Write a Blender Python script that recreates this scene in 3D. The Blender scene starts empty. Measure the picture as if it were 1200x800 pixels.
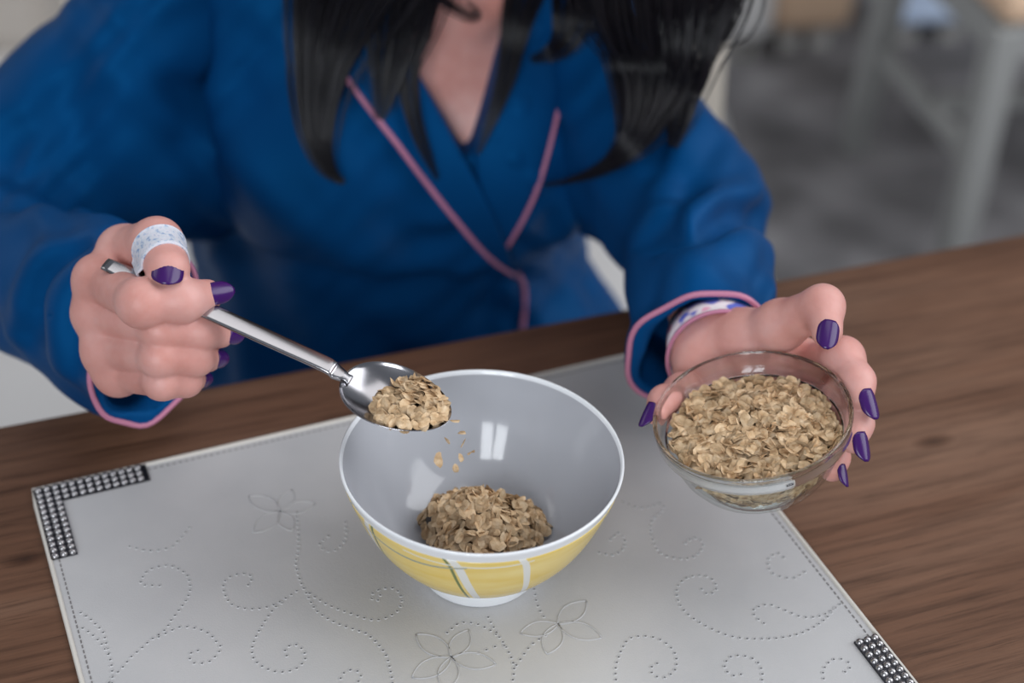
import bpy, bmesh, math, random
import numpy as np
from mathutils import Vector, Matrix

random.seed(7)
RNG = np.random.default_rng(7)
scene = bpy.context.scene
COL = scene.collection
TZ = 0.75                                     # height of the table top

# ------------------------------------------------------------------ camera
F_PX, PITCH, ROLL, CAM_H = 1900.0, math.radians(36.29), math.radians(2.23), 0.611
_c, _s = math.cos(PITCH), math.sin(PITCH)
FW = np.array([0, _c, -_s]); _up = np.array([0, _s, _c]); _r = np.array([1.0, 0, 0])
RT = _r * math.cos(ROLL) + _up * math.sin(ROLL)
UPV = -_r * math.sin(ROLL) + _up * math.cos(ROLL)
EYE = np.array([0, 0, CAM_H + TZ])
cd = bpy.data.cameras.new('camera'); cam = bpy.data.objects.new('camera', cd); COL.objects.link(cam)
cd.sensor_width = 36; cd.lens = 36 * F_PX / 1200; cd.clip_start = 0.02
cam.matrix_world = Matrix(((RT[0], UPV[0], -FW[0], EYE[0]), (RT[1], UPV[1], -FW[1], EYE[1]), (RT[2], UPV[2], -FW[2], EYE[2]), (0, 0, 0, 1)))
cd.dof.use_dof = True; cd.dof.focus_distance = 0.815; cd.dof.aperture_fstop = 3.4
scene.camera = cam

# ------------------------------------------------------------------ light
w = bpy.data.worlds.new('world'); scene.world = w; w.use_nodes = True
w.node_tree.nodes['Background'].inputs[0].default_value = (0.80, 0.88, 1.0, 1)
w.node_tree.nodes['Background'].inputs[1].default_value = 0.14


def area(name, loc, target, sx, sy, power, color):
    l = bpy.data.lights.new(name, 'AREA'); l.shape = 'RECTANGLE'; l.size = sx; l.size_y = sy; l.energy = power; l.color = color
    o = bpy.data.objects.new(name, l); COL.objects.link(o); o.location = loc
    o.rotation_euler = (Vector(target) - Vector(loc)).to_track_quat('-Z', 'Y').to_euler()
    return o


area('window_light_right', (2.2, 0.75, 2.3), (0.0, 0.85, 0.8), 2.2, 2.0, 34, (0.95, 0.97, 1.0))
area('window_light_pane', (-0.66, -1.5, 1.85), (-0.05, 0.7, 0.8), 0.42, 1.2, 11, (0.92, 0.96, 1.0))
area('window_light_pane.001', (-0.14, -1.5, 1.85), (0.0, 0.7, 0.8), 0.42, 1.2, 11, (0.92, 0.96, 1.0))
area('overhead_fill', (0.25, 1.15, 2.6), (0.1, 0.9, 0.75), 1.5, 1.5, 7, (1.0, 0.985, 0.97))  # added overhead fill so the lower torso falls darker; no lamp known there
area('window_light_left', (-2.6, 1.6, 2.0), (-0.2, 0.9, 0.8), 1.2, 1.4, 4, (1.0, 0.97, 0.93))
scene.view_settings.view_transform = 'Standard'; scene.view_settings.look = 'None'
scene.view_settings.gamma = 1; scene.view_settings.use_curve_mapping = False
scene.view_settings.exposure = 0.62


# ------------------------------------------------------------------ helpers
def at(px, py, d):
    """point seen at pixel px,py at distance d along the optical axis"""
    return EYE + (FW + RT * ((px - 600) / F_PX) - UPV * ((py - 400) / F_PX)) * d


def on_z(px, py, z):
    r = FW + RT * ((px - 600) / F_PX) - UPV * ((py - 400) / F_PX)
    return EYE + r * ((z - EYE[2]) / r[2])


def depth(P): return float((np.asarray(P) - EYE) @ FW)
def unit(v): v = np.asarray(v, float); return v / np.linalg.norm(v)


def tag(o, label=None, cat=None, group=None, kind=None):
    if label: o['label'] = label
    if cat: o['category'] = cat
    if group: o['group'] = group
    if kind: o['kind'] = kind
    return o


def empty(name, loc, rz=0):
    o = bpy.data.objects.new(name, None); COL.objects.link(o); o.location = loc; o.rotation_euler = (0, 0, rz); o.empty_display_size = .05
    return o


def put(name, me, mats, parent=None, smooth=True, world=True):
    """link a mesh; coordinates are world ones unless world is False (then local to the parent)"""
    o = bpy.data.objects.new(name, me); COL.objects.link(o)
    for m in (mats if isinstance(mats, (list, tuple)) else [mats]): me.materials.append(m)
    if smooth: me.polygons.foreach_set('use_smooth', [True] * len(me.polygons))
    if parent is not None:
        o.parent = parent
        if world:
            bpy.context.view_layer.update()
            o.matrix_parent_inverse = parent.matrix_world.inverted()
    return o


def mesh(name, V, Fc):
    me = bpy.data.meshes.new(name); me.from_pydata([tuple(map(float, v)) for v in V], [], [tuple(f) for f in Fc]); me.update(); return me


def bm_mesh(name, bm):
    me = bpy.data.meshes.new(name); bm.to_mesh(me); bm.free(); return me


def smoothpath(pts, n):
    """Catmull-Rom through pts"""
    P = np.asarray(pts, float); m = len(P)
    Q = np.vstack([2 * P[0] - P[1], P, 2 * P[-1] - P[-2]])
    t = np.linspace(0, m - 1 - 1e-9, n); i = t.astype(int); f = (t - i)[:, None]
    a, b, c, d = Q[i], Q[i + 1], Q[i + 2], Q[i + 3]
    return .5 * (2 * b + (c - a) * f + (2 * a - 5 * b + 4 * c - d) * f ** 2 + (3 * b - a - 3 * c + d) * f ** 3)


def tube(P, rad, seg=8, cap=True, flat=1.0, ref=(0, 0, 1)):
    P = np.asarray(P, float); n = len(P); rad = np.broadcast_to(np.asarray(rad, float), (n,))
    T = np.gradient(P, axis=0); T /= np.linalg.norm(T, axis=1)[:, None] + 1e-12
    V, Fc = [], []
    u = np.cross(T[0], ref); u = unit(u if np.linalg.norm(u) > 1e-4 else np.cross(T[0], (1, 0, 0)))
    for i in range(n):
        u = unit(u - T[i] * (u @ T[i])); v = np.cross(T[i], u)
        for k in range(seg):
            a = 2 * math.pi * k / seg
            V.append(P[i] + rad[i] * (math.cos(a) * u + flat * math.sin(a) * v))
    for i in range(n - 1):
        for k in range(seg):
            k2 = (k + 1) % seg
            Fc.append((i * seg + k, i * seg + k2, (i + 1) * seg + k2, (i + 1) * seg + k))
    if cap:
        Fc.append(tuple(range(seg))[::-1]); Fc.append(tuple((n - 1) * seg + k for k in range(seg)))
    return V, Fc


def closed_tube(P, rad, seg=8):
    V, Fc = tube(P, rad, seg, cap=False); n = len(P)
    # stitch last ring to first with best matching rotation
    a = np.array(V[-seg:]); b = np.array(V[:seg])
    k0 = min(range(seg), key=lambda k: np.sum((a - np.roll(b, -k, 0)) ** 2))
    for k in range(seg):
        k2 = (k + 1) % seg
        Fc.append(((n - 1) * seg + k, (n - 1) * seg + k2, (k2 + k0) % seg, (k + k0) % seg))
    return V, Fc


def join(parts):
    V, Fc = [], []
    for v, f in parts:
        o = len(V); V += list(v); Fc += [tuple(i + o for i in q) for q in f]
    return V, Fc


def box(x0, x1, y0, y1, z0, z1):
    V = [(x, y, z) for x in (x0, x1) for y in (y0, y1) for z in (z0, z1)]
    return V, [(0, 1, 3, 2), (4, 6, 7, 5), (0, 4, 5, 1), (2, 3, 7, 6), (0, 2, 6, 4), (1, 5, 7, 3)]


def bar(a, b, wx, wy, ref=(0, 0, 1)):
    """square bar from a to b"""
    a, b = np.asarray(a, float), np.asarray(b, float); t = unit(b - a); u = np.cross(t, ref)
    u = unit(u if np.linalg.norm(u) > 1e-3 else np.cross(t, (0, 1, 0))); v = np.cross(t, u)
    V = [p + u * sx * wx / 2 + v * sy * wy / 2 for p in (a, b) for sx, sy in ((-1, -1), (1, -1), (1, 1), (-1, 1))]
    return V, [(3, 2, 1, 0), (4, 5, 6, 7), (0, 1, 5, 4), (1, 2, 6, 5), (2, 3, 7, 6), (3, 0, 4, 7)]


def bevel(o, wd, seg=2):
    m = o.modifiers.new('bevel', 'BEVEL'); m.width = wd; m.segments = seg; m.limit_method = 'ANGLE'; m.angle_limit = .6
    return o


def lathe(profile, seg=96):
    V, Fc = [], []
    n = len(profile)
    for k in range(seg):
        a = 2 * math.pi * k / seg
        for r, z in profile: V.append((r * math.cos(a), r * math.sin(a), z))
    for k in range(seg):
        k2 = (k + 1) % seg
        for i in range(n - 1): Fc.append((k * n + i, k2 * n + i, k2 * n + i + 1, k * n + i + 1))
    return V, Fc


# ------------------------------------------------------------------ signed distance modelling
def cone(a, b, ra, rb):
    a, b = np.asarray(a, float), np.asarray(b, float); ab = b - a; L = ab @ ab
    def f(P):
        t = np.clip(((P - a) @ ab) / L, 0, 1)
        return np.linalg.norm(P - a - t[:, None] * ab, axis=1) - (ra + (rb - ra) * t)
    return f


def ell(c, r, rot=None):
    c = np.asarray(c, float); r = np.asarray(r, float)
    def f(P):
        q = P - c
        if rot is not None: q = q @ rot
        k0 = np.linalg.norm(q / r, axis=1); k1 = np.linalg.norm(q / r ** 2, axis=1) + 1e-9
        return k0 * (k0 - 1) / k1
    return f


def smin(a, b, k):
    h = np.clip(.5 + .5 * (b - a) / k, 0, 1)
    return b + (a - b) * h - k * h * (1 - h)


def blend(fs, k):
    def f(P):
        d = fs[0](P)
        for g in fs[1:]: d = smin(d, g(P), k)
        return d
    return f


def seg_dist(P, a, b):
    ab = b - a; t = np.clip(((P - a) @ ab) / (ab @ ab + 1e-12), 0, 1)
    return np.linalg.norm(P - a - t[:, None] * ab, axis=1)


def with_folds(base, folds):
    """folds: (world polyline, height, width); positive heights are ridges"""
    def f(P):
        d = base(P)
        for pl, h, wd in folds:
            c = pl.mean(0); R = np.max(np.linalg.norm(pl - c, axis=1)) + 3 * wd
            m = np.linalg.norm(P - c, axis=1) < R
            if not m.any(): continue
            Q = P[m]; e = np.full(len(Q), 1e9)
            for i in range(len(pl) - 1): e = np.minimum(e, seg_dist(Q, pl[i], pl[i + 1]))
            # fade at both ends
            s = np.minimum(np.linalg.norm(Q - pl[0], axis=1), np.linalg.norm(Q - pl[-1], axis=1))
            d[m] -= h * np.exp(-(e / wd) ** 2) * np.clip(.35 + s / (3 * wd), 0, 1)
        return d
    return f


def drape(base, amp, seed):
    """soft cloth waves in body coordinates"""
    r = np.random.default_rng(seed); tau = 2 * math.pi
    terms = [(amp, .062, unit([.95, .1, .30]), .17), (amp * .75, .041, unit([.45, -.2, .80]), .11), (amp * .5, .027, unit([-.55, .2, .70]), .09)]
    ph = r.uniform(0, tau, (3, 3))
    def f(P):
        q = np.stack([(P[:, :2] - BC) @ BU, (P[:, :2] - BC) @ BV, P[:, 2] - TZ], 1); d = base(P)
        m = np.abs(d) < .03
        if m.any():
            q = q[m]; e = np.zeros(len(q))
            for (a, wl, k, wl2), p in zip(terms, ph):
                k2 = np.array([k[2], k[0], -k[1]])
                e += a * np.sin(tau / wl * (q @ k) + p[0] + 2.0 * np.sin(tau / wl2 * (q @ k2) + p[1])) * (.6 + .4 * np.sin(tau / .21 * (q @ k2) + p[2]))
            d[m] -= e
        return d
    return f


def trace(px, py, f, t0=.6, t1=1.6):
    """where the view ray through a pixel meets the surface f = 0; returns points (nan when it misses)"""
    px = np.atleast_1d(np.asarray(px, float)); py = np.atleast_1d(np.asarray(py, float))
    D = FW + RT * ((px - 600) / F_PX)[:, None] - UPV * ((py - 400) / F_PX)[:, None]
    t = np.full(len(px), t0); n = np.linalg.norm(D, axis=1)
    for _ in range(90): t = np.minimum(t + f(EYE + D * t[:, None]) * .7 / n, t1)
    P = EYE + D * t[:, None]; P[t >= t1 - 1e-6] = np.nan
    return P


def grad(P, f, e=.002):
    g = np.stack([f(P + np.eye(3)[k] * e) - f(P - np.eye(3)[k] * e) for k in range(3)], -1)
    return g / (np.linalg.norm(g, axis=1)[:, None] + 1e-12)


def surface(f, lo, hi, h):
    """sparse surface nets of f = 0 inside the box"""
    lo, hi = np.asarray(lo, float), np.asarray(hi, float); B = 8
    nb = np.ceil((hi - lo) / (h * B)).astype(int); n = nb * B
    ax = [np.arange(nb[k]) for k in range(3)]
    bi = np.stack(np.meshgrid(*ax, indexing='ij'), -1).reshape(-1, 3)
    cen = lo + (bi * B + (B - 1) / 2) * h
    d = f(cen); act = np.abs(d) < h * B * 1.35
    G = np.repeat(np.repeat(np.repeat(d.reshape(nb), B, 0), B, 1), B, 2).astype(np.float32)
    off = np.stack(np.meshgrid(*[np.arange(B)] * 3, indexing='ij'), -1).reshape(-1, 3)
    A = bi[act]
    for s in range(0, len(A), 400):
        idx = (A[s:s + 400, None, :] * B + off[None]).reshape(-1, 3)
        G[idx[:, 0], idx[:, 1], idx[:, 2]] = f(lo + idx * h)
    S = G < 0
    cells = [(i, j, k) for i in (0, 1) for j in (0, 1) for k in (0, 1)]
    cnt = np.zeros(n - 1, np.uint8)
    for i, j, k in cells: cnt += S[i:n[0] - 1 + i, j:n[1] - 1 + j, k:n[2] - 1 + k]
    mix = (cnt > 0) & (cnt < 8)
    C = np.argwhere(mix); vid = np.full(n - 1, -1, np.int32); vid[mix] = np.arange(len(C))
    acc = np.zeros((len(C), 3)); num = np.zeros(len(C))
    for axis in range(3):
        e = np.eye(3, dtype=int)[axis]
        for c in cells:
            if c[axis]: continue
            a = C + np.array(c); b = a + e
            va = G[a[:, 0], a[:, 1], a[:, 2]]; vb = G[b[:, 0], b[:, 1], b[:, 2]]
            m = (va < 0) != (vb < 0); t = np.where(m, va / np.where(m, va - vb, 1), 0)
            p = a + t[:, None] * e
            acc[m] += p[m]; num[m] += 1
    V = lo + acc / num[:, None] * h
    quads = []
    for axis in range(3):
        u, v = [k for k in range(3) if k != axis]
        e = np.eye(3, dtype=int)
        sl0 = [slice(None)] * 3; sl1 = [slice(None)] * 3; sl0[axis] = slice(0, -1); sl1[axis] = slice(1, None)
        X = np.argwhere(S[tuple(sl0)] != S[tuple(sl1)])
        X = X[(X[:, u] > 0) & (X[:, v] > 0) & (X[:, u] < n[u] - 1) & (X[:, v] < n[v] - 1)]
        s = S[X[:, 0], X[:, 1], X[:, 2]]
        q = [vid[tuple((X - a * e[u] - b * e[v]).T)] for a, b in ((1, 1), (0, 1), (0, 0), (1, 0))]
        Q = np.stack(q, -1)
        flip = s if axis != 1 else ~s
        Q[~flip] = Q[~flip][:, ::-1]
        quads.append(Q)
    Q = np.vstack(quads); Q = Q[(Q >= 0).all(1)]
    return relax(V, Q, 2), Q


def relax(V, Q, it=2, lam=.5):
    for _ in range(it):
        acc = np.zeros_like(V); num = np.zeros(len(V))
        for a, b in ((0, 1), (1, 2), (2, 3), (3, 0)):
            np.add.at(acc, Q[:, a], V[Q[:, b]]); np.add.at(acc, Q[:, b], V[Q[:, a]])
            np.add.at(num, Q[:, a], 1); np.add.at(num, Q[:, b], 1)
        m = num > 0
        V = V.copy(); V[m] += lam * (acc[m] / num[m][:, None] - V[m])
    return V


def npmesh(name, V, Q):
    me = bpy.data.meshes.new(name)
    me.vertices.add(len(V)); me.vertices.foreach_set('co', np.asarray(V, np.float32).ravel())
    me.loops.add(Q.size); me.loops.foreach_set('vertex_index', Q.astype(np.int32).ravel())
    me.polygons.add(len(Q)); me.polygons.foreach_set('loop_start', np.arange(0, Q.size, Q.shape[1], dtype=np.int32))
    me.update(calc_edges=True); me.validate(); return me


# ------------------------------------------------------------------ materials
def mat(name, color, rough=.5, metal=0, spec=.5, **kw):
    m = bpy.data.materials.new(name); m.use_nodes = True; b = m.node_tree.nodes['Principled BSDF']
    b.inputs['Base Color'].default_value = (*color, 1); b.inputs['Roughness'].default_value = rough; b.inputs['Metallic'].default_value = metal
    b.inputs['Specular IOR Level'].default_value = spec
    for k, v in kw.items(): b.inputs[k.replace('_', ' ')].default_value = v
    return m


def nn(m, t, **kw):
    n = m.node_tree.nodes.new(t)
    for k, v in kw.items(): setattr(n, k, v)
    return n


def lk(m, a, b): m.node_tree.links.new(a, b)


def noise_col(m, stops, scale=(1, 1, 1), nscale=5, detail=4, coord='Object', bump=0, bscale=None, dist=.001, rough=.55):
    """colour ramp over noise, with an optional noise bump"""
    b = m.node_tree.nodes['Principled BSDF']
    tc = nn(m, 'ShaderNodeTexCoord'); mp = nn(m, 'ShaderNodeMapping'); mp.inputs['Scale'].default_value = scale
    lk(m, tc.outputs[coord], mp.inputs[0])
    no = nn(m, 'ShaderNodeTexNoise'); no.inputs['Scale'].default_value = nscale; no.inputs['Detail'].default_value = detail; no.inputs['Roughness'].default_value = rough
    lk(m, mp.outputs[0], no.inputs['Vector'])
    cr = nn(m, 'ShaderNodeValToRGB'); e = cr.color_ramp.elements
    while len(e) < len(stops): e.new(.5)
    for i, (p, c) in enumerate(stops): e[i].position = p; e[i].color = (*c, 1)
    lk(m, no.outputs['Fac'], cr.inputs[0]); lk(m, cr.outputs[0], b.inputs['Base Color'])
    if bump:
        n2 = nn(m, 'ShaderNodeTexNoise'); n2.inputs['Scale'].default_value = bscale or nscale * 4; n2.inputs['Detail'].default_value = 3
        lk(m, mp.outputs[0], n2.inputs['Vector'])
        bp = nn(m, 'ShaderNodeBump'); bp.inputs['Strength'].default_value = bump; bp.inputs['Distance'].default_value = dist
        lk(m, n2.outputs['Fac'], bp.inputs['Height']); lk(m, bp.outputs[0], b.inputs['Normal'])
    return cr, mp


M = {}
M['robe'] = mat('blue_satin', (.0035, .05, .19), .54, 0, .42, Specular_Tint=(.03, .40, 1.0, 1))
noise_col(M['robe'], [(.3, (.0012, .040, .138)), (.7, (.0016, .051, .175))], (1, 1, 1), 14, 3, bump=.25, bscale=900, dist=.0006)
M['pink'] = mat('pink_piping', (.50, .19, .30), .5)
M['skin'] = mat('skin', (.58, .31, .235), .45, 0, .4, Subsurface_Weight=.12, Subsurface_Scale=.006)
M['skin'].node_tree.nodes['Principled BSDF'].inputs['Subsurface Radius'].default_value = (1, .35, .2)
noise_col(M['skin'], [(.3, (.60, .27, .23)), (.55, (.68, .345, .305)), (.75, (.72, .405, .37))], (1, 1, 1), 38, 4, bump=.12, bscale=420, dist=.0006)
M['nail'] = mat('purple_polish', (.046, .008, .115), .24, 0, .45)
M['hair'] = mat('black_hair', (.007, .0065, .010), .32, 0, .5)
M['lip'] = mat('lip', (.42, .13, .13), .4)
M['eye'] = mat('eye_white', (.8, .78, .76), .15); M['iris'] = mat('iris', (.05, .025, .012), .15)
M['steel'] = mat('steel', (.40, .39, .41), .20, 1)
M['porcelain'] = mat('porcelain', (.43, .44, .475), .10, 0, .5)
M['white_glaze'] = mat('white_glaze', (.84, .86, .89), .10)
M['glass'] = mat('glass', (.96, .985, .98), .0, 0, .5, Transmission_Weight=1.0, IOR=1.46)
M['thin_glass'] = mat('thin_glass', (1, 1, 1), .0)
_nt = M['thin_glass'].node_tree; _nt.nodes.remove(_nt.nodes['Principled BSDF'])
_lw = _nt.nodes.new('ShaderNodeLayerWeight'); _lw.inputs[0].default_value = .5
_pw = _nt.nodes.new('ShaderNodeMath'); _pw.operation = 'POWER'; _pw.inputs[1].default_value = 4.5; _nt.links.new(_lw.outputs['Facing'], _pw.inputs[0])
_ml = _nt.nodes.new('ShaderNodeMath'); _ml.operation = 'MULTIPLY_ADD'; _ml.inputs[1].default_value = .5; _ml.inputs[2].default_value = .045; _nt.links.new(_pw.outputs[0], _ml.inputs[0])
_tr = _nt.nodes.new('ShaderNodeBsdfTransparent'); _tr.inputs[0].default_value = (.955, .975, .965, 1)
_gs = _nt.nodes.new('ShaderNodeBsdfGlossy'); _gs.inputs['Roughness'].default_value = .02
_mx = _nt.nodes.new('ShaderNodeMixShader'); _nt.links.new(_ml.outputs[0], _mx.inputs[0]); _nt.links.new(_tr.outputs[0], _mx.inputs[1]); _nt.links.new(_gs.outputs[0], _mx.inputs[2])
_nt.links.new(_mx.outputs[0], _nt.nodes['Material Output'].inputs[0])
M['oat'] = mat('oat', (.55, .36, .19), .75, 0, .25)
_cr, _mp = noise_col(M['oat'], [(.28, (.42, .26, .135)), (.5, (.63, .445, .265)), (.75, (.78, .61, .42))], (1, 1, 1), 230, 3, bump=.35, bscale=900, dist=.0008)
_g = nn(M['oat'], 'ShaderNodeNewGeometry'); _h = nn(M['oat'], 'ShaderNodeHueSaturation')
_v = nn(M['oat'], 'ShaderNodeMapRange'); _v.inputs[3].default_value = .66; _v.inputs[4].default_value = 1.22
lk(M['oat'], _g.outputs['Random Per Island'], _v.inputs[0]); lk(M['oat'], _v.outputs[0], _h.inputs['Value']); lk(M['oat'], _cr.outputs[0], _h.inputs['Color'])
lk(M['oat'], _h.outputs[0], M['oat'].node_tree.nodes['Principled BSDF'].inputs['Base Color'])
M['oat_core'] = mat('oat_core_brown', (.30, .18, .09), .9)  # darker brown solid under the flakes, closes the gaps between them
M['mat_leather'] = mat('mat_leatherette', (.52, .52, .53), .40, 0, .5)
noise_col(M['mat_leather'], [(.25, (.455, .455, .465)), (.75, (.525, .52, .525))], (1, 1, 1), 16, 5, bump=.25, bscale=1100, dist=.0005)
M['mat_edge'] = mat('mat_edge', (.66, .63, .58), .5)
M['stitch'] = mat('stitch', (.17, .16, .16), .8)
M['hole'] = mat('perforation_shade', (.15, .15, .155), .8)  # shade inside each punched dot, painted as a dark grey disc
M['bracket'] = mat('dark_pewter', (.055, .055, .065), .42, .85)
M['stud'] = mat('stud_metal', (.42, .41, .42), .3, 1)
M['white_paint'] = mat('white_paint', (.60, .585, .56), .5)
M['grey_paint'] = mat('grey_paint', (.33, .335, .33), .5)
M['cream_paint'] = mat('cream_paint', (.62, .56, .48), .55)
M['seat_white'] = mat('white_upholstery', (.80, .79, .78), .8)
M['beige'] = mat('beige_upholstery', (.74, .52, .36), .85)
M['pale_blue'] = mat('pale_blue_glint', (.62, .76, 1.0), .4)  # brightness of a window reflection put into the colour
M['cabinet'] = mat('cream_lacquer', (.56, .51, .46), .5)
M['floor'] = mat('pale_floor', (.62, .58, .55), .45)
noise_col(M['floor'], [(.3, (.78, .76, .75)), (.7, (.84, .825, .815))], (1, 1, 1), 2.5, 3)
M['rug'] = mat('grey_rug', (.17, .165, .17), .95, 0, .1)
noise_col(M['rug'], [(.32, (.13, .126, .13)), (.5, (.24, .232, .24)), (.70, (.40, .39, .40))], (1, 1, 1), 5.5, 6, bump=.6, bscale=90, dist=.02)
M['wall'] = mat('wall_paint', (.62, .60, .58), .8)
M['leaf_fabric'] = mat('floral_cuff', (.75, .68, .70), .7)
_b = noise_col(M['leaf_fabric'], [(.46, (.10, .13, .50)), (.52, (.72, .62, .68)), (.60, (.78, .74, .76)), (.68, (.75, .35, .48))], (1, 1, 1), 75, 1)
M['wrap'] = mat('floral_wrap', (.6, .62, .7), .55)
noise_col(M['wrap'], [(.30, (.22, .33, .55)), (.44, (.62, .66, .74)), (.6, (.70, .69, .76)), (.72, (.42, .50, .66))], (1, 1, 1), 330, 2, bump=.5, bscale=600, dist=.0008)


def wood():
    m = mat('brown_oak_veneer', (.12, .07, .045), .45, 0, .32); b = m.node_tree.nodes['Principled BSDF']
    tc = nn(m, 'ShaderNodeTexCoord')
    def noise(sc, s, d, r=.6, dist=0):
        mp = nn(m, 'ShaderNodeMapping'); mp.inputs['Scale'].default_value = sc; lk(m, tc.outputs['Object'], mp.inputs[0])
        n = nn(m, 'ShaderNodeTexNoise'); n.inputs['Scale'].default_value = s; n.inputs['Detail'].default_value = d
        n.inputs['Roughness'].default_value = r; n.inputs['Distortion'].default_value = dist
        lk(m, mp.outputs[0], n.inputs['Vector']); return n.outputs['Fac']
    def ramp(x, stops):
        cr = nn(m, 'ShaderNodeValToRGB'); e = cr.color_ramp.elements
        while len(e) < len(stops): e.new(.5)
        for i, (p, c) in enumerate(stops): e[i].position = p; e[i].color = (*c, 1)
        lk(m, x, cr.inputs[0]); return cr.outputs[0]
    def mixc(mode, fac, a, b_):
        x = nn(m, 'ShaderNodeMix', data_type='RGBA', blend_type=mode)
        if hasattr(fac, 'name'): lk(m, fac, x.inputs[0])
        else: x.inputs[0].default_value = fac
        lk(m, a, x.inputs[6]); lk(m, b_, x.inputs[7]); return x.outputs[2]
    broad = ramp(noise((.9, 5.5, 1), 2.2, 4, .55, .5), [(.3, (.106, .049, .027)), (.52, (.148, .073, .043)), (.72, (.192, .106, .068))])
    fine = ramp(noise((3.2, 62, 1), 3.0, 6, .65, .2), [(.3, (.50, .47, .45)), (.52, (.96, .96, .96)), (.8, (1.22, 1.2, 1.18))])
    c1 = mixc('MULTIPLY', 1, broad, fine)
    pores = ramp(noise((7, 210, 1), 4.0, 3, .6), [(.32, (.55, .53, .5)), (.42, (1, 1, 1))])
    c2 = mixc('MULTIPLY', .8, c1, pores)
    # long dark splits along the grain
    sp = nn(m, 'ShaderNodeMath', operation='ABSOLUTE'); sb = nn(m, 'ShaderNodeMath', operation='SUBTRACT'); sb.inputs[1].default_value = .5
    lk(m, noise((.55, 5.0, 1), 1.9, 3, .5, .25), sb.inputs[0]); lk(m, sb.outputs[0], sp.inputs[0])
    line = ramp(sp.outputs[0], [(.0, (.26, .22, .20)), (.007, (.5, .46, .44)), (.018, (1, 1, 1))])
    gate = ramp(noise((1.1, 2.2, 1), 2.3, 1), [(.50, (1, 1, 1)), (.58, (0, 0, 0))])
    white = nn(m, 'ShaderNodeRGB'); white.outputs[0].default_value = (1, 1, 1, 1)
    ln = mixc('MIX', gate, line, white.outputs[0])
    c3 = mixc('MULTIPLY', 1, c2, ln)
    # a few small knots at chosen spots of the veneer
    for kx, ky, kr in KNOTS:
        mp = nn(m, 'ShaderNodeMapping'); mp.inputs['Location'].default_value = (-kx / kr, -ky / kr * 2.2, 0); mp.inputs['Scale'].default_value = (1 / kr, 2.2 / kr, 0)
        lk(m, tc.outputs['Object'], mp.inputs[0]); ln_ = nn(m, 'ShaderNodeVectorMath', operation='LENGTH'); lk(m, mp.outputs[0], ln_.inputs[0])
        c3 = mixc('MULTIPLY', 1, c3, ramp(ln_.outputs['Value'], [(.0, (.30, .27, .25)), (.45, (.55, .5, .46)), (1.0, (1, 1, 1))]))
    lk(m, c3, b.inputs['Base Color'])
    bp = nn(m, 'ShaderNodeBump'); bp.inputs['Strength'].default_value = .18; bp.inputs['Distance'].default_value = .0008
    lk(m, noise((6, 160, 1), 4, 4), bp.inputs['Height']); lk(m, bp.outputs[0], b.inputs['Normal'])
    return m


TA = math.radians(21.3)                       # the table is turned against the view
TC = np.array([-.298, .730, 0]) + np.array([math.cos(TA), math.sin(TA), 0]) * .34 - np.array([-math.sin(TA), math.cos(TA), 0]) * .45
def on_table(px, py):
    d = on_z(px, py, TZ) - TC; return d[0] * math.cos(TA) + d[1] * math.sin(TA), -d[0] * math.sin(TA) + d[1] * math.cos(TA)
KNOTS = [(*on_table(1094, 517), .016), (*on_table(30, 655), .014)]
M['wood'] = wood()


def band_material():
    """yellow printed band: u is the turn around the bowl (0..1), v the height across the band"""
    m = mat('yellow_band', (.72, .50, .09), .10); b = m.node_tree.nodes['Principled BSDF']
    uv = nn(m, 'ShaderNodeUVMap'); uv.uv_map = 'UVMap'
    sx = nn(m, 'ShaderNodeSeparateXYZ'); lk(m, uv.outputs[0], sx.inputs[0])
    no = nn(m, 'ShaderNodeTexNoise'); no.inputs['Scale'].default_value = 9; no.inputs['Detail'].default_value = 4
    lk(m, uv.outputs[0], no.inputs['Vector'])
    cr = nn(m, 'ShaderNodeValToRGB'); e = cr.color_ramp.elements
    e[0].position = .3; e[0].color = (.84, .60, .13, 1); e[1].position = .7; e[1].color = (.90, .72, .27, 1)
    lk(m, no.outputs['Fac'], cr.inputs[0]); cur = cr.outputs[0]
    def ma(op, a, b_=None, c=None):
        n = nn(m, 'ShaderNodeMath', operation=op)
        for i, x in enumerate((a, b_, c)):
            if x is None: continue
            if isinstance(x, (int, float)): n.inputs[i].default_value = x
            else: lk(m, x, n.inputs[i])
        return n.outputs[0]
    U, V = sx.outputs[0], sx.outputs[1]
    W, Gn, Gy = (.80, .80, .76), (.20, .24, .09), (.42, .44, .40)
    for kind, u0, sl, curve, wd, col in LINES:
        # lines across the band: u = u0 + sl*v + curve*v*v ; rings: v = u0 + sl*(u-curve)^2
        if kind == 'x':
            x = ma('SUBTRACT', U, u0); x = ma('SUBTRACT', x, ma('MULTIPLY', V, sl)); x = ma('SUBTRACT', x, ma('MULTIPLY', ma('MULTIPLY', V, V), curve))
            gate = None
        else:
            q = ma('SUBTRACT', U, curve); x = ma('SUBTRACT', V, u0); x = ma('SUBTRACT', x, ma('MULTIPLY', ma('MULTIPLY', q, q), sl))
            gate = ma('LESS_THAN', ma('ABSOLUTE', q), .075)
        f = ma('LESS_THAN', ma('ABSOLUTE', x), wd)
        if gate is not None: f = ma('MULTIPLY', f, gate)
        mx = nn(m, 'ShaderNodeMix', data_type='RGBA'); lk(m, f, mx.inputs[0]); lk(m, cur, mx.inputs[6]); mx.inputs[7].default_value = (*col, 1); cur = mx.outputs[2]
    lk(m, cur, b.inputs['Base Color'])
    return m


_W, _G, _Y = (.82, .82, .78), (.16, .21, .07), (.36, .38, .30)
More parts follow.
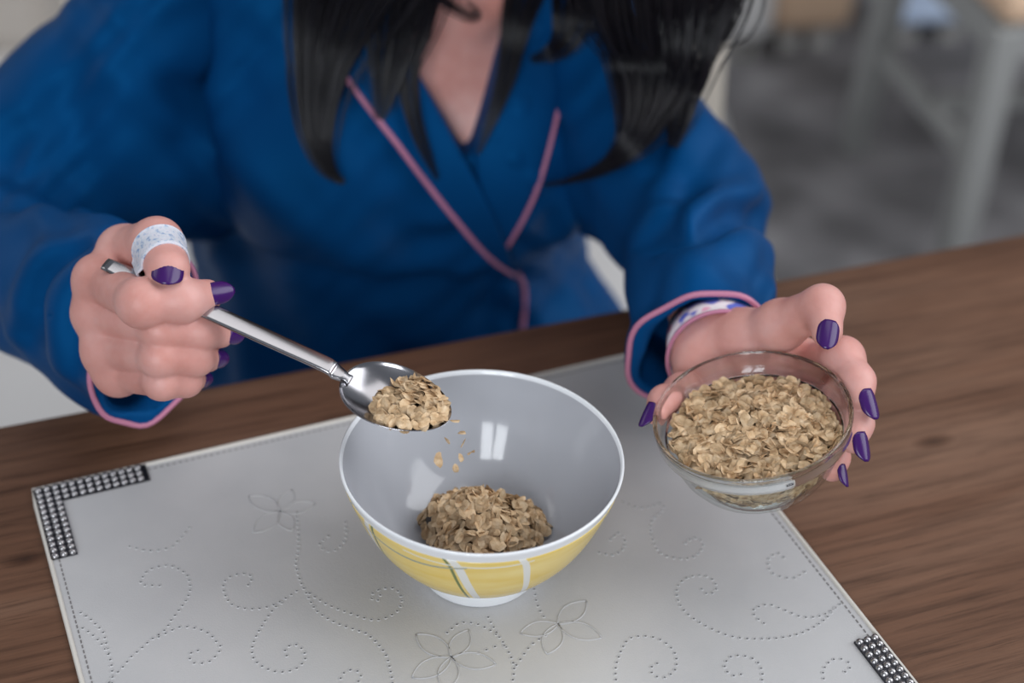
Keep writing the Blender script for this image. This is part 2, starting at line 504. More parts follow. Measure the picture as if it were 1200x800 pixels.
# u = 0.75 faces the camera; u grows to the right in the picture
LINES = [('x', .832, -.032, .0, .0042, _W), ('x', .761, -.038, .0, .0055, _W), ('x', .746, -.031, 0, .0019, _G),
         ('x', .606, .014, 0, .0020, _G), ('x', .592, .018, 0, .0045, _W), ('x', .545, .03, 0, .0020, _Y),
         ('r', .74, 14.0, .665, .012, _Y), ('r', .84, 8.0, .74, .014, _W), ('x', .905, .02, 0, .0018, _Y), ('x', .93, .05, 0, .006, _W),
         ('x', .07, -.04, 0, .006, _W), ('x', .055, -.05, 0, .0022, _G), ('x', .16, .03, 0, .006, _W), ('x', .27, -.04, 0, .006, _W), ('x', .36, .02, 0, .006, _W), ('x', .345, .03, 0, .0022, _G), ('x', .47, -.03, 0, .006, _W)]
M['band'] = band_material()

# ------------------------------------------------------------------ the setting
fl = put('floor', mesh('floor', *box(-4, 4, -2, 5, -.06, 0)), M['floor'], smooth=False); tag(fl, kind='structure')
wl = put('wall_back', mesh('wall_back', *box(-4, 4, 5, 5.1, 0, 2.6)), M['wall'], smooth=False); tag(wl, kind='structure')
bb = put('baseboard_back', mesh('baseboard', *box(-4, 4, 4.98, 5, 0, .09)), M['white_paint'], smooth=False); tag(bb, kind='structure')

TA = math.radians(21.3)                       # the table is turned against the view
ex = np.array([math.cos(TA), math.sin(TA), 0]); ey = np.array([-math.sin(TA), math.cos(TA), 0])
EDGE0 = np.array([-.298, .730, 0])

# dining table: local x along the back edge, y = 0 at the back edge
tbl = empty('dining_table', tuple(EDGE0 + ex * .34 - ey * .45), TA)
tag(tbl, 'brown wood grain dining table the placemat and bowl stand on', 'table')
top = bevel(put('tabletop', mesh('tabletop', *box(-.95, .95, -.45, .45, TZ - .038, TZ)), M['wood'], tbl, False, False), .004, 3)
V, Fc = join([box(-.86, .86, .36, .38, TZ - .12, TZ - .0385), box(-.86, .86, -.38, -.36, TZ - .12, TZ - .0385), box(-.86, -.84, -.36, .36, TZ - .12, TZ - .0385), box(.84, .86, -.36, .36, TZ - .12, TZ - .0385)])
put('apron', mesh('apron', V, Fc), M['wood'], tbl, False, False)
lm = mesh('table_leg', *box(-.035, .035, -.035, .035, 0, TZ - .0385)); lm.materials.append(M['wood'])
for sx in (-1, 1):
    for sy in (-1, 1):
        o = bpy.data.objects.new('leg', lm); COL.objects.link(o); o.parent = tbl; o.location = (sx * .90, sy * .405, 0)

# grey rug on the pale floor
rz = math.radians(3)
rug = empty('rug', (.315, 3.35, 0), rz)
tag(rug, 'mottled grey rug on the pale floor under the white chairs', 'rug')
put('pile', mesh('pile', *box(0, 2.4, -1.75, 0, .001, .012)), M['rug'], rug, False, False)


# ------------------------------------------------------------------ placemat
MA = math.radians(23.75); MC = on_z(38, 577, TZ); MW, MH, MT = .3845, .322, .0014
mx_ = np.array([math.cos(MA), math.sin(MA), 0]); my_ = np.array([-math.sin(MA), math.cos(MA), 0])
pm = empty('placemat', (MC[0], MC[1], TZ), MA)
tag(pm, 'silver grey embossed placemat with studded metal corners lying on the brown table', 'placemat')
bevel(put('mat_sheet', mesh('mat_sheet', *box(0, MW, -MH, 0, .0001, MT)), M['mat_leather'], pm, False, False), .0006)


def ml(px, py):
    """pixel on the mat -> mat coordinates"""
    p = on_z(px, py, TZ + MT) - np.array([MC[0], MC[1], TZ]); return p @ mx_, p @ my_


per = []
for a, b in (((0, 0), (MW, 0)), ((MW, 0), (MW, -MH)), ((MW, -MH), (0, -MH)), ((0, -MH), (0, 0))):
    for t in np.linspace(0, 1, 24, endpoint=False): per.append((a[0] + (b[0] - a[0]) * t, a[1] + (b[1] - a[1]) * t, .0013))
V, Fc = closed_tube(per, .0013, 8)
tag(put('edge_piping', mesh('edge_piping', V, Fc), M['mat_edge'], pm, True, False), 'raised pale rim cord')
parts = []
for a, b in (((.005, -.0045), (MW - .005, -.0045)), ((MW - .0045, -.005), (MW - .0045, -MH + .005)), ((.0045, -.005), (.0045, -MH + .005))):
    a, b = np.array(a), np.array(b); L = np.linalg.norm(b - a); d = (b - a) / L; k = int(L / .0036)
    for i in range(k):
        p = a + d * (i + .5) * L / k
        parts.append(bar((*(p - d * .0011), MT + .0001), (*(p + d * .0011), MT + .0001), .0006, .0004))
V, Fc = join(parts); tag(put('stitching', mesh('stitching', V, Fc), M['stitch'], pm, False, False), kind='stuff')

SW = [
    [(187, 686), (166, 684), (170, 672), (178, 666), (196, 662), (206, 665), (214, 669), (220, 675), (223, 688), (220, 700), (211, 713), (201, 726), (193, 738), (176, 750), (164, 761), (155, 768), (145, 780), (130, 796), (124, 806)],
    [(232, 762), (226, 763), (222, 769), (225, 775), (231, 777), (245, 775), (257, 763), (258, 756), (252, 750), (246, 743), (233, 737), (213, 734), (194, 742), (186, 746)],
    [(88, 714), (103, 723), (115, 734), (121, 741), (126, 760), (131, 781), (131, 800)], [(90, 732), (105, 741), (118, 753), (127, 766)],
    [(291, 685), (295, 678), (290, 672), (273, 674), (263, 682), (263, 694), (272, 708), (292, 713), (313, 711), (331, 703), (348, 692)],
    [(336, 768), (334, 762), (338, 757), (347, 755), (356, 763), (357, 773), (345, 784), (325, 787), (305, 779), (296, 768), (297, 753), (307, 733), (321, 713), (330, 706)],
    [(348, 600), (350, 640), (347, 660), (352, 680), (361, 698), (371, 715), (393, 729), (418, 738), (432, 744), (451, 765), (458, 788), (460, 800)],
    [(363, 695), (384, 708), (410, 718), (440, 726), (464, 717), (471, 703), (464, 690), (450, 689), (438, 694), (436, 701), (443, 703), (446, 697)],
    [(405, 612), (405, 630), (395, 643), (382, 645), (375, 637), (385, 628)],
    [(400, 808), (399, 795), (406, 786), (416, 785), (423, 790), (420, 798)],
    [(524, 741), (538, 730), (556, 730), (574, 738), (581, 743)], [(572, 723), (583, 743), (593, 758), (602, 780), (600, 803)], [(560, 765), (581, 757), (591, 756)],
    [(639, 744), (624, 754), (614, 766), (605, 779)], [(626, 690), (630, 709), (637, 722)],
    [(730, 588), (752, 595), (775, 590), (776, 598), (764, 610), (763, 625), (771, 645), (788, 653), (810, 653), (823, 642), (821, 633), (812, 630), (803, 636)],
    [(702, 647), (718, 650), (730, 643), (732, 632), (725, 624), (715, 632)],
    [(822, 690), (830, 696), (839, 690), (835, 679), (822, 674), (804, 677), (793, 690), (799, 712), (823, 731), (860, 746), (903, 748), (937, 742), (962, 729), (978, 713)],
    [(895, 730), (885, 722), (883, 714), (900, 708), (920, 715), (942, 723), (965, 720), (984, 708)],
    [(918, 653), (912, 648), (901, 654), (902, 668), (913, 675), (930, 677), (943, 670)],
    [(723, 803), (721, 790), (723, 775), (735, 750), (755, 745), (775, 750), (790, 764), (792, 782), (780, 793), (766, 791), (763, 782), (770, 777)],
    [(868, 790), (858, 791), (849, 782), (855, 770), (870, 768), (886, 774), (893, 788), (892, 803)],
    [(990, 787), (996, 781), (990, 773), (975, 773), (965, 784), (965, 795)],
    [(152, 640), (175, 645), (200, 641), (210, 632), (222, 618)],
]
parts, mi = [], []
for s in SW:
    P = smoothpath([ml(*q) for q in s], 400); L = np.r_[0, np.cumsum(np.linalg.norm(np.diff(P, axis=0), axis=1))]
    k = max(3, int(L[-1] / .0037))
    for i in range(k + 1):
        l = L[-1] * i / k; x = np.interp(l, L, P[:, 0]); y = np.interp(l, L, P[:, 1])
        if not (.006 < x < MW - .006 and -MH + .006 < y < -.006): continue
        V, Fc = [], []
        for r, z in ((.00125, 0), (.0010, .00032), (.00072, .00032), (.0006, .00003)):
            for a in range(8): V.append((x + r * math.cos(a * math.pi / 4), y + r * math.sin(a * math.pi / 4), MT + z))
        for j in range(3):
            for a in range(8): Fc.append((j * 8 + a, j * 8 + (a + 1) % 8, j * 8 + 8 + (a + 1) % 8, j * 8 + 8 + a)); mi.append(0)
        Fc.append(tuple(24 + a for a in range(8))); mi.append(1)
        parts.append((V, Fc))
V, Fc = join(parts); me = mesh('perforated_scrolls', V, Fc)
o = put('perforated_scrolls', me, [M['mat_leather'], M['hole']], pm, False, False); me.polygons.foreach_set('material_index', mi)
tag(o, 'curling rows of small punched dots', kind='stuff')
for ctr, tips in (((529, 770), [(549, 738), (483, 794), (488, 743), (581, 778), (522, 808)]), ((654, 731), [(687, 704), (610, 742), (705, 747), (641, 766)]),
                  ((328, 599), [(292, 581), (369, 590), (297, 624), (342, 622), (342, 574)])):
    parts = []; c0 = np.array(ml(*ctr))
    for tpx in tips:
        t0 = np.array(ml(*tpx)); d = t0 - c0; L = np.linalg.norm(d); d /= L; s_ = np.array([-d[1], d[0]])
        for sg in (-1, 1):
            P = [(*(c0 + d * L * u + s_ * sg * .24 * L * math.sin(math.pi * u) ** .8), MT + .0001) for u in np.linspace(0, 1, 14)]
            parts.append(tube(P, .00042, 6))
    V, Fc = join(parts); put('embossed_flower', mesh('embossed_flower', V, Fc), M['mat_leather'], pm, True, False)

BW = .0138
stud_me = mesh('stud', *lathe([(.0021, 0), (.0020, .0007), (.0014, .0015), (.0006, .0019), (.0, .0020)], 10)); stud_me.materials.append(M['stud'])
stud_me.polygons.foreach_set('use_smooth', [True] * len(stud_me.polygons))


def bracket(cx, cy, sx, sy, label):
    """L plate with its corner at cx,cy; legs run along sx, sy"""
    Lx, Ly = .0625, .0590
    P = [(0, 0), (Lx, 0), (Lx, BW), (BW, BW), (BW, Ly), (0, Ly)]
    V = [(cx + sx * x, cy + sy * y, z) for z in (MT, MT + .0012) for x, y in P]
    Fc = [(0, 1, 2, 3), (0, 3, 4, 5), (6, 9, 8, 7), (6, 11, 10, 9)] + [(i, (i + 1) % 6, (i + 1) % 6 + 6, i + 6) for i in range(6)]
    if sx * sy > 0: Fc = [f[::-1] for f in Fc]
    b = put('corner_bracket', mesh('corner_bracket', V, Fc), M['bracket'], pm, False, False); tag(b, label)
    sp_ = .0046
    for i in range(13):
        for j in range(3):
            for x, y, ok in ((.0023 + i * sp_ + .0 * j, .0023 + j * sp_, True), (.0023 + j * sp_, .0023 + i * sp_, i > 2)):
                if ok and (x < Lx - .001 and y < Ly - .001):
                    s = bpy.data.objects.new('stud', stud_me); COL.objects.link(s); s.parent = b; s.location = (cx + sx * x, cy + sy * y, MT + .0012)


bracket(.0006, -.0006, 1, -1, 'dark studded metal corner at the far left of the mat')
bracket(MW - .0006, -MH + .0006, -1, 1, 'dark studded metal corner at the near right of the mat')

# ------------------------------------------------------------------ cereal bowl
BX, BY = -.0129, .6272
MZ = TZ + MT
bowl = empty('cereal_bowl', (BX, BY, MZ)); tag(bowl, 'white porcelain cereal bowl with a yellow printed band, on the placemat', 'bowl')
outer = [(.0280, .0115), (.036, .0142), (.0475, .0235), (.057, .0365), (.0637, .0500), (.0688, .0640), (.0716, .0738)]
op = smoothpath(outer, 30)
inner = smoothpath([(.0703, .0745), (.0662, .0640), (.0610, .0505), (.0540, .0380), (.0440, .0265), (.032, .0195), (.018, .0166), (.0001, .0160)], 30)
prof = [(r, z) for r, z in op] + [(.0722, .0754), (.0722, .0763), (.0717, .0768), (.0709, .0766)] + [(r, z) for r, z in inner]
me = mesh('bowl_body', *lathe(prof, 128)); np_ = len(prof) - 1
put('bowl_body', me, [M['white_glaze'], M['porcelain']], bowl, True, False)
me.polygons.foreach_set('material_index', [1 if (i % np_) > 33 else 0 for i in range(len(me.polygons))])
foot = [(.0001, .0040), (.0262, .0035), (.0282, 0.0002), (.0312, 0.0002), (.0317, .0012), (.0308, .007), (.0310, .0130)]
put('foot_ring', mesh('foot_ring', *lathe(foot, 96)), M['white_glaze'], bowl, True, False)
bp_ = smoothpath([(.0372, .0150)] + outer[2:6] + [(.0705, .0702)], 24)
T = np.gradient(bp_, axis=0); Nn = np.stack([T[:, 1], -T[:, 0]], -1); Nn /= np.linalg.norm(Nn, axis=1)[:, None]
Q = [tuple(bp_[0] + Nn[0] * -.0004)] + [tuple(p + n_ * .00025) for p, n_ in zip(bp_, Nn)] + [tuple(bp_[-1] - Nn[-1] * .0004)]
seg = 144; V, Fc, UVs = [], [], []
for k in range(seg + 1):
    a = 2 * math.pi * k / seg
    for i, (r, z) in enumerate(Q): V.append((r * math.cos(a), r * math.sin(a), z)); UVs.append((k / seg, np.clip((i - 1) / (len(Q) - 3), 0, 1)))
nq = len(Q)
for k in range(seg):
    for i in range(nq - 1): Fc.append((k * nq + i, (k + 1) * nq + i, (k + 1) * nq + i + 1, k * nq + i + 1))
me = mesh('printed_band', V, Fc); ul = me.uv_layers.new(name='UVMap')
ids = np.zeros(len(me.loops), np.int32); me.loops.foreach_get('vertex_index', ids); ul.data.foreach_set('uv', np.array(UVs, np.float32)[ids].ravel())
tag(put('printed_band', me, M['band'], bowl, True, False), 'yellow band with crossing white and dark green lines')


# ------------------------------------------------------------------ oats
def flake(rng, size=1.0):
    """one rolled oat: a bent wobbly oval disc with thickness"""
    n = 10; a = rng.uniform(.0032, .0047) * size; b = a * rng.uniform(.62, .9); th = rng.uniform(.0004, .0007)
    bend = rng.uniform(-.00035, .0011); tw = rng.uniform(-.3, .3); ph = rng.uniform(0, 6.28); wob = rng.uniform(.03, .12)
    def zz(x, y): return bend * ((x / a) ** 2 - .3) + tw * x * y / a + .00018 * math.cos(3 * y / b)
    V = []
    for rr, dz in ((1.0, 0), (.62, th * .55), (.62, -th * .55)):
        for k in range(n):
            t = 2 * math.pi * k / n; g = rr * (1 + wob * math.sin(2 * t + ph) + .06 * math.sin(5 * t + ph * 2))
            x, y = a * g * math.cos(t), b * g * math.sin(t); V.append((x, y, zz(x, y) + dz))
    V += [(0, 0, zz(0, 0) + th * .38), (0, 0, zz(0, 0) - th * .45)]
    Fc = []
    for k in range(n):
        k2 = (k + 1) % n
        Fc += [(k, k2, n + k2, n + k), (k2, k, 2 * n + k, 2 * n + k2), (n + k, n + k2, 3 * n), (2 * n + k2, 2 * n + k, 3 * n + 1)]
    return np.array(V), Fc


def orient(nrm, rng, spread):
    z = unit(np.asarray(nrm) + rng.normal(0, spread, 3)); t = rng.normal(0, 1, 3); x = unit(t - z * (t @ z)); return np.stack([x, np.cross(z, x), z], 1)


def heap(name, samples, mats, core, loc_rot=None, size=1.0):
    """samples: (position, normal, spread) lists -> one mesh of flakes plus a solid core"""
    parts, mi = [], []
    for p, n_, sp_ in samples:
        V, Fc = flake(RNG, size); V = V @ orient(n_, RNG, sp_).T + p; parts.append((V, Fc)); mi += [0] * len(Fc)
    if core is not None: parts.append(core); mi += [1] * len(core[1])
    V, Fc = join(parts)
    if loc_rot is not None: V = [tuple(loc_rot[1] @ np.asarray(v) + loc_rot[0]) for v in V]
    me = mesh(name, V, Fc); me.polygons.foreach_set('material_index', mi); return me


# mound in the cereal bowl
def mound(x, y):
    r = math.hypot(x / 1.08, y); wob = 1 + .10 * math.sin(3 * math.atan2(y, x) + .6) + .06 * math.sin(5 * math.atan2(y, x))
    return max(0, 1 - (r / (.0290 * wob)) ** 2) ** .75
SM = []
for i in range(520):
    while True:
        x, y = RNG.uniform(-.041, .041, 2)
        if mound(x, y) > .0: break
    zb = np.interp(math.hypot(x, y), [0, .018, .032, .044], [.0160, .0166, .0195, .0265])
    h = mound(x, y); z = zb + .0012 + .0300 * h - abs(RNG.normal(0, .0022)) * (h > .15)
    g = np.array([-(mound(x + .002, y) - mound(x - .002, y)) / .004 * .0235, -(mound(x, y + .002) - mound(x, y - .002)) / .004 * .0235, 1])
    g[:2] = np.clip(g[:2], -1.2, 1.2)
    SM.append((np.array([x, y, max(z, zb + .0012)]), unit(g), .50))
cp = [(.0268 * t, np.interp(.0268 * t, [0, .018, .032, .044], [.0160, .0166, .0195, .0265]) + .0245 * max(0, 1 - t * t) ** .75) for t in np.linspace(1, 0.003, 12)]
me = heap('oat_mound', SM, None, lathe(cp, 32), ((BX, BY - .001, MZ + .0006), np.eye(3)))
o = put('oat_heap', me, [M['oat'], M['oat_core']], None, False); tag(o, 'mound of rolled oats at the bottom of the white cereal bowl', 'oats', kind='stuff')

# ------------------------------------------------------------------ spoon
S_END, S_NECK, S_TIP = at(123, 309, .834), at(402, 440, .816), at(527, 490, .806)
spn = empty('spoon', tuple(S_TIP)); tag(spn, 'stainless steel tablespoon held over the cereal bowl, loaded with oats', 'spoon')
sx_ = unit(S_TIP - S_NECK); upn = np.array([-.05, -.12, 1.0]); sz_ = unit(upn - sx_ * (upn @ sx_)); sy_ = np.cross(sz_, sx_)
SL = np.linalg.norm(S_TIP - S_NECK); SC = (S_TIP + S_NECK) / 2


def s_half(t):  # half width along the bowl, t -1 (neck) .. 1 (tip)
    return .0205 * math.sqrt(max(0, 1 - t * t)) * (1 + .16 * -t) ** 1.0 * (1 - .10 * t * t)


V, Fc = [], []; NR, NA = 12, 56
for layer in (0, 1):
    for i in range(NR + 1):
        rho = i / NR
        for k in range(NA):
            th = 2 * math.pi * k / NA; t = math.cos(th); x = SL / 2 * t * rho
            hw = .0205 * (1 - .13 * t); y = hw * math.sin(th) * rho
            z = -.0085 * (1 - rho ** 2.2) - .0012 * (1 - t * rho) * 0
            if layer: z -= .0009; x *= 1 - .0 * rho
            V.append(SC + sx_ * x + sy_ * y + sz_ * z)
    b0 = layer * (NR + 1) * NA
    for i in range(NR):
        for k in range(NA):
            q = (b0 + i * NA + k, b0 + i * NA + (k + 1) % NA, b0 + (i + 1) * NA + (k + 1) % NA, b0 + (i + 1) * NA + k)
            Fc.append(q if layer else q[::-1])
for k in range(NA):
    a = NR * NA + k; b = NR * NA + (k + 1) % NA; c = a + (NR + 1) * NA; d = b + (NR + 1) * NA; Fc.append((a, b, d, c))
put('spoon_bowl', mesh('spoon_bowl', V, Fc), M['steel'], spn)
hp = smoothpath([S_NECK + sx_ * .0045 - sz_ * .0012, S_NECK - sx_ * .004 + sz_ * .0006, S_NECK + (S_END - S_NECK) * .07 + sz_ * .0022, S_NECK + (S_END - S_NECK) * .3 + sz_ * .0018, S_NECK + (S_END - S_NECK) * .65 + sz_ * .0008, S_END], 60)
V, Fc = [], []; hs = 20
for i, p in enumerate(hp):
    f = i / 59; hw = np.interp(f, [0, .06, .12, .2, .5, .92, 1.0], [.0032, .0026, .0036, .0046, .0050, .0056, .0040]); ht = np.interp(f, [0, .1, .2, 1], [.0010, .0018, .0017, .0013])
    for k in range(hs):
        a = 2 * math.pi * k / hs; ca, sa = math.cos(a), math.sin(a)
        V.append(p + sy_ * hw * math.copysign(abs(ca) ** .7, ca) + sz_ * ht * math.copysign(abs(sa) ** .55, sa))
for i in range(59):
    for k in range(hs): Fc.append((i * hs + k, i * hs + (k + 1) % hs, (i + 1) * hs + (k + 1) % hs, (i + 1) * hs + k))
Fc += [tuple(range(hs))[::-1], tuple(59 * hs + k for k in range(hs))]
put('handle', mesh('handle', V, Fc), M['steel'], spn)

# oats on the spoon
SM = []; R3 = np.stack([sx_, sy_, sz_], 1)
for i in range(190):
    while True:
        u, v = RNG.uniform(-.36, 1.0), RNG.uniform(-1, 1)
        if u * u + v * v < .86 and (u - .30) ** 2 / .44 + v * v / .80 < 1: break
    x = u * SL / 2; y = v * .0205 * (1 - .13 * u); q = (u - .30) ** 2 / .44 + v * v / .80
    z = -.0075 * (1 - (u * u + v * v) ** 1.1) + .0008 + max(.0, .0068 * (1 - q) ** .6) - abs(RNG.normal(0, .0012))
    z = max(z, -.0085 * (1 - (u * u + v * v) ** 1.1) + .0012)
    SM.append((np.array([x, y, z]), unit(np.array([.5 * (u - .3), .8 * v, 1])), .36))
me = heap('spoonful', SM, None, None, (SC, R3), .84)
o = put('oat_spoonful', me, [M['oat'], M['oat_core']], None, False); tag(o, 'spoonful of rolled oats heaped on the steel spoon', 'oats', kind='stuff')

# falling flakes, each a thing
FL = sorted([(533, 493, .0, 1), (524, 516, .004, .8), (514, 538, .008, 1.15), (543, 519, -.004, .8), (552, 530, .006, 1.0), (541, 507, .002, .9), (534, 549, .01, .9), (540, 536, .003, .7)], key=lambda q: q[1])
WH = ['just under the spoon tip, topmost of all', 'second from the top', 'third from the top', 'fourth from the top', 'fifth from the top', 'third from the bottom', 'second from the bottom', 'lowest, nearest the oat mound']
for (px, py, dy, sz), wh in zip(FL, WH):
    r = at(px, py, 1) - EYE; P = EYE + r * ((S_TIP[1] + .004 + dy) / r[1])
    V, Fc = flake(RNG, sz * .82); V = V @ orient((0, -.6, .3), RNG, .9).T
    o = put('oat_flake', mesh('oat_flake', V, Fc), M['oat'], None, False); o.location = tuple(P)
    tag(o, 'oat flake falling into the cereal bowl, ' + wh, 'oat flake', 'oat flakes falling off the spoon')

# ------------------------------------------------------------------ glass bowl held in the hand
GN = unit(RT * -.166 + UPV * .78 - FW * .6); GC = at(881, 483, .82)
gx = unit(np.cross((0, 1, 0), GN)); gy = np.cross(GN, gx); GR = np.stack([gx, gy, GN], 1); G0 = GC - GN * .0413
gl = empty('glass_bowl', tuple(G0)); tag(gl, 'small clear glass bowl of oats held tilted above the right edge of the placemat', 'bowl')
gp = [(.0001, .0), (.0285, .0), (.0308, .0007), (.0355, .0045), (.0402, .0115), (.0442, .0215), (.0463, .0285), (.0474, .0297), (.0490, .0303), (.0500, .0318), (.0503, .0360), (.0505, .0398), (.0503, .0408), (.0495, .0413), (.0487, .0408),
      (.0483, .0392), (.0476, .0325), (.0458, .0303), (.0443, .0282), (.0420, .0205), (.0381, .0115), (.0338, .0056), (.0288, .0032), (.0001, .0030)]
ia, ib = 6, 18                                              # the thick rim above, the thin wall below
V, Fc = lathe(gp[:ia + 1], 128); V2, F2 = lathe(gp[ib:], 128); V, Fc = join([(V, Fc), (V2, F2)]); V = [GR @ np.array(v) + G0 for v in V]
put('glass_wall', mesh('glass_wall', V, Fc), M['thin_glass'], gl)
V, Fc = lathe(gp[ia:ib + 1] + [gp[ia]], 128); V = [GR @ np.array(v) + G0 for v in V]
put('rim', mesh('rim', V, Fc), M['glass'], gl)
V, Fc = lathe([(.0275 + .0016 * math.cos(a), .0006 + .0016 * math.sin(a)) for a in np.linspace(0, 2 * math.pi, 13)], 96); V = [GR @ np.array(v) + G0 for v in V]
put('foot_rim', mesh('foot_rim', V, Fc), M['glass'], gl)
SM = []
gin = lambda z: np.interp(z, [.003, .0056, .0115, .0205, .0282, .0303], [.0288, .0338, .0381, .0420, .0443, .0458]) - .0010
def glevel(x, y): return .0290 + .0035 * math.exp(-((x + .006) ** 2 + (y - .010) ** 2) / .0009) + .0016 * math.sin(90 * x + 1) * math.cos(80 * y) - .0022 * math.exp(-((x - .004) ** 2 + (y + .002) ** 2) / .00012)
for i in range(1000):
    a = RNG.uniform(0, 6.283); r = .0412 * math.sqrt(RNG.uniform(0, 1)); x, y = r * math.cos(a), r * math.sin(a)
    z = glevel(x, y) - abs(RNG.normal(0, .0020)); SM.append((np.array([x, y, z]), (0, 0, 1), .52))
for i in range(620):
    a = RNG.uniform(0, 6.283); z = RNG.uniform(.0046, .0285); r = gin(z) - .0016 - abs(RNG.normal(0, .0008)); nz = np.array([math.cos(a), math.sin(a), -.45 if z > .012 else -1.0])
    SM.append((np.array([r * math.cos(a), r * math.sin(a), z]), nz, .13))
cz = np.linspace(.0050, .0250, 9)
core = lathe([(.0001, .0048)] + [(gin(z) - .0045, z) for z in cz] + [(.0001, .0250)], 40)
me = heap('oat_portion', SM, None, core, (G0, GR))
o = put('oat_portion', me, [M['oat'], M['oat_core']], None, False); tag(o, 'portion of dry rolled oats filling the small glass bowl', 'oats', kind='stuff')

# ------------------------------------------------------------------ the person: frame of the body
BC = np.array([-.082, 1.09]); BYAW = math.radians(12)
BU = np.array([math.cos(BYAW), math.sin(BYAW)]); BV = np.array([-math.sin(BYAW), math.cos(BYAW)])


def bp3(u, v, w_):
    """body frame: u towards her left, v towards her back, w above the table top; the torso leans forward a little"""
    q = BC + u * BU + (v - .15 * (w_ + .2)) * BV; return np.array([q[0], q[1], TZ + w_])


def cv(r, u, t): return unit(RT * r + UPV * u - FW * t)


BROT = np.array([[BU[0], BV[0], 0], [BU[1], BV[1], 0], [0, 0, 1.0]])
person = empty('person', (*(BC), 0.0), BYAW)
tag(person, 'person with long black hair in a blue robe with pink piping, seated at the table, spoon in one hand and glass bowl in the other', 'person')
person['label'] = 'seated person with long black hair in blue robe, holding spoon and glass bowl'

# joints
SHR, SHL = bp3(-.148, .01, .16), bp3(.094, .01, .16)
ELR, ELL = at(-58, 270, 1.10), at(802, 242, 1.06)
WRR, WRL = at(136, 364, .915), at(842, 408, .905)

# ---- her right hand (holds the spoon)
def P_(j): return at(*j)
RJ = {
    'index': [(116, 328, .858), (166, 355, .815), (214, 352, .820), (242, 346, .831)],
    'middle': [(112, 367, .862), (188, 386, .826), (238, 388, .834), (258, 391, .848)],
    'ring': [(123, 410, .862), (187, 419, .828), (230, 420, .838), (244, 420, .852)],
    'pinky': [(138, 437, .866), (190, 447, .836), (218, 446, .845), (228, 444, .858)],
    'thumb': [(128, 330, .895), (146, 296, .868), (184, 285, .840), (197, 315, .819)]}
RR = {'index': (.0112, .0112, .0108, .0084), 'middle': (.0106, .0091, .0088, .0076), 'ring': (.0102, .0088, .0085, .0072), 'pinky': (.0097, .0083, .0079, .0066), 'thumb': (.0150, .0135, .0130, .0112)}
LJ = {
    'index': [(938, 425, .884), (988, 419, .850), (1005, 447, .836), (1008, 466, .830)],
    'middle': [(925, 462, .884), (984, 470, .848), (1003, 496, .834), (1000, 515, .828)],
    'ring': [(905, 488, .882), (958, 520, .856), (976, 536, .842), (975, 549, .836)],
    'pinky': [(868, 480, .884), (800, 458, .872), (778, 470, .856), (769, 484, .846)],
    'thumb': [(872, 398, .884), (915, 381, .862), (964, 359, .836), (969, 388, .823)]}
LR = {'index': (.0105, .0098, .0086, .0072), 'middle': (.0105, .0097, .0086, .0072), 'ring': (.0102, .0094, .0082, .0068), 'pinky': (.0098, .0086, .0078, .0064), 'thumb': (.0140, .0125, .0108, .0082)}


def hand(J, Rd, wrist, elbow, palm):
    J = {k: [P_(j) for j in v] for k, v in J.items()}
    fing = []
    for k, v in J.items():
        r = Rd[k]; fs = [cone(v[i], v[i + 1], r[i], r[i + 1]) for i in range(3)]
        # knuckle swelling and a softer pad between joints
        fs.append(ell(v[1], (r[1] * 1.03,) * 3))
        fing.append(blend(fs, .0050))
    cut = wrist + (elbow - wrist) * .40
    pf = [cone(wrist, cut + (elbow - wrist) * .12, .0225, .0265)]
    for k in ('index', 'middle', 'ring', 'pinky'):
        pf.append(cone(wrist + (J[k][0] - J['middle'][0]) * .35, J[k][0], .0165, .0125))
    pf.append(cone(wrist, J['thumb'][0], .019, .0165)); pf.append(cone(J['thumb'][0], J['index'][0], .013, .010))
    for a, ra, b, rb in palm: pf.append(cone(P_(a), P_(b), ra, rb))
    pm_ = blend(pf, .010)
    def f(P):
        d = fing[0](P)
        for g in fing[1:]: d = smin(d, g(P), .0005)
        e = pm_(P)
        # the fingers melt into the palm near their roots only
        root = np.min([np.linalg.norm(P - J[k][0], axis=1) for k in J], axis=0)
        k_ = np.clip(.011 * (1.15 - root / .028), .0012, .010)
        return smin(d, e, k_)
    return f, J, cut


fR, JR, cutR = hand(RJ, RR, WRR, ELR, [])
fL, JL, cutL = hand(LJ, LR, WRL, ELL, [((880, 430, .892), .014, (905, 450, .892), .014), ((815, 430, .888), .012, (850, 465, .890), .012)])


def bounds(J, extra, pad):
    A = np.array([p for v in J.values() for p in v] + list(extra)); return A.min(0) - pad, A.max(0) + pad


loR, hiR = bounds(JR, [WRR, cutR], .040); loL, hiL = bounds(JL, [WRL, cutL], .040)
VR, QR = surface(fR, loR, hiR, .00125)
VL, QL = surface(fL, loL, hiL, .00125)

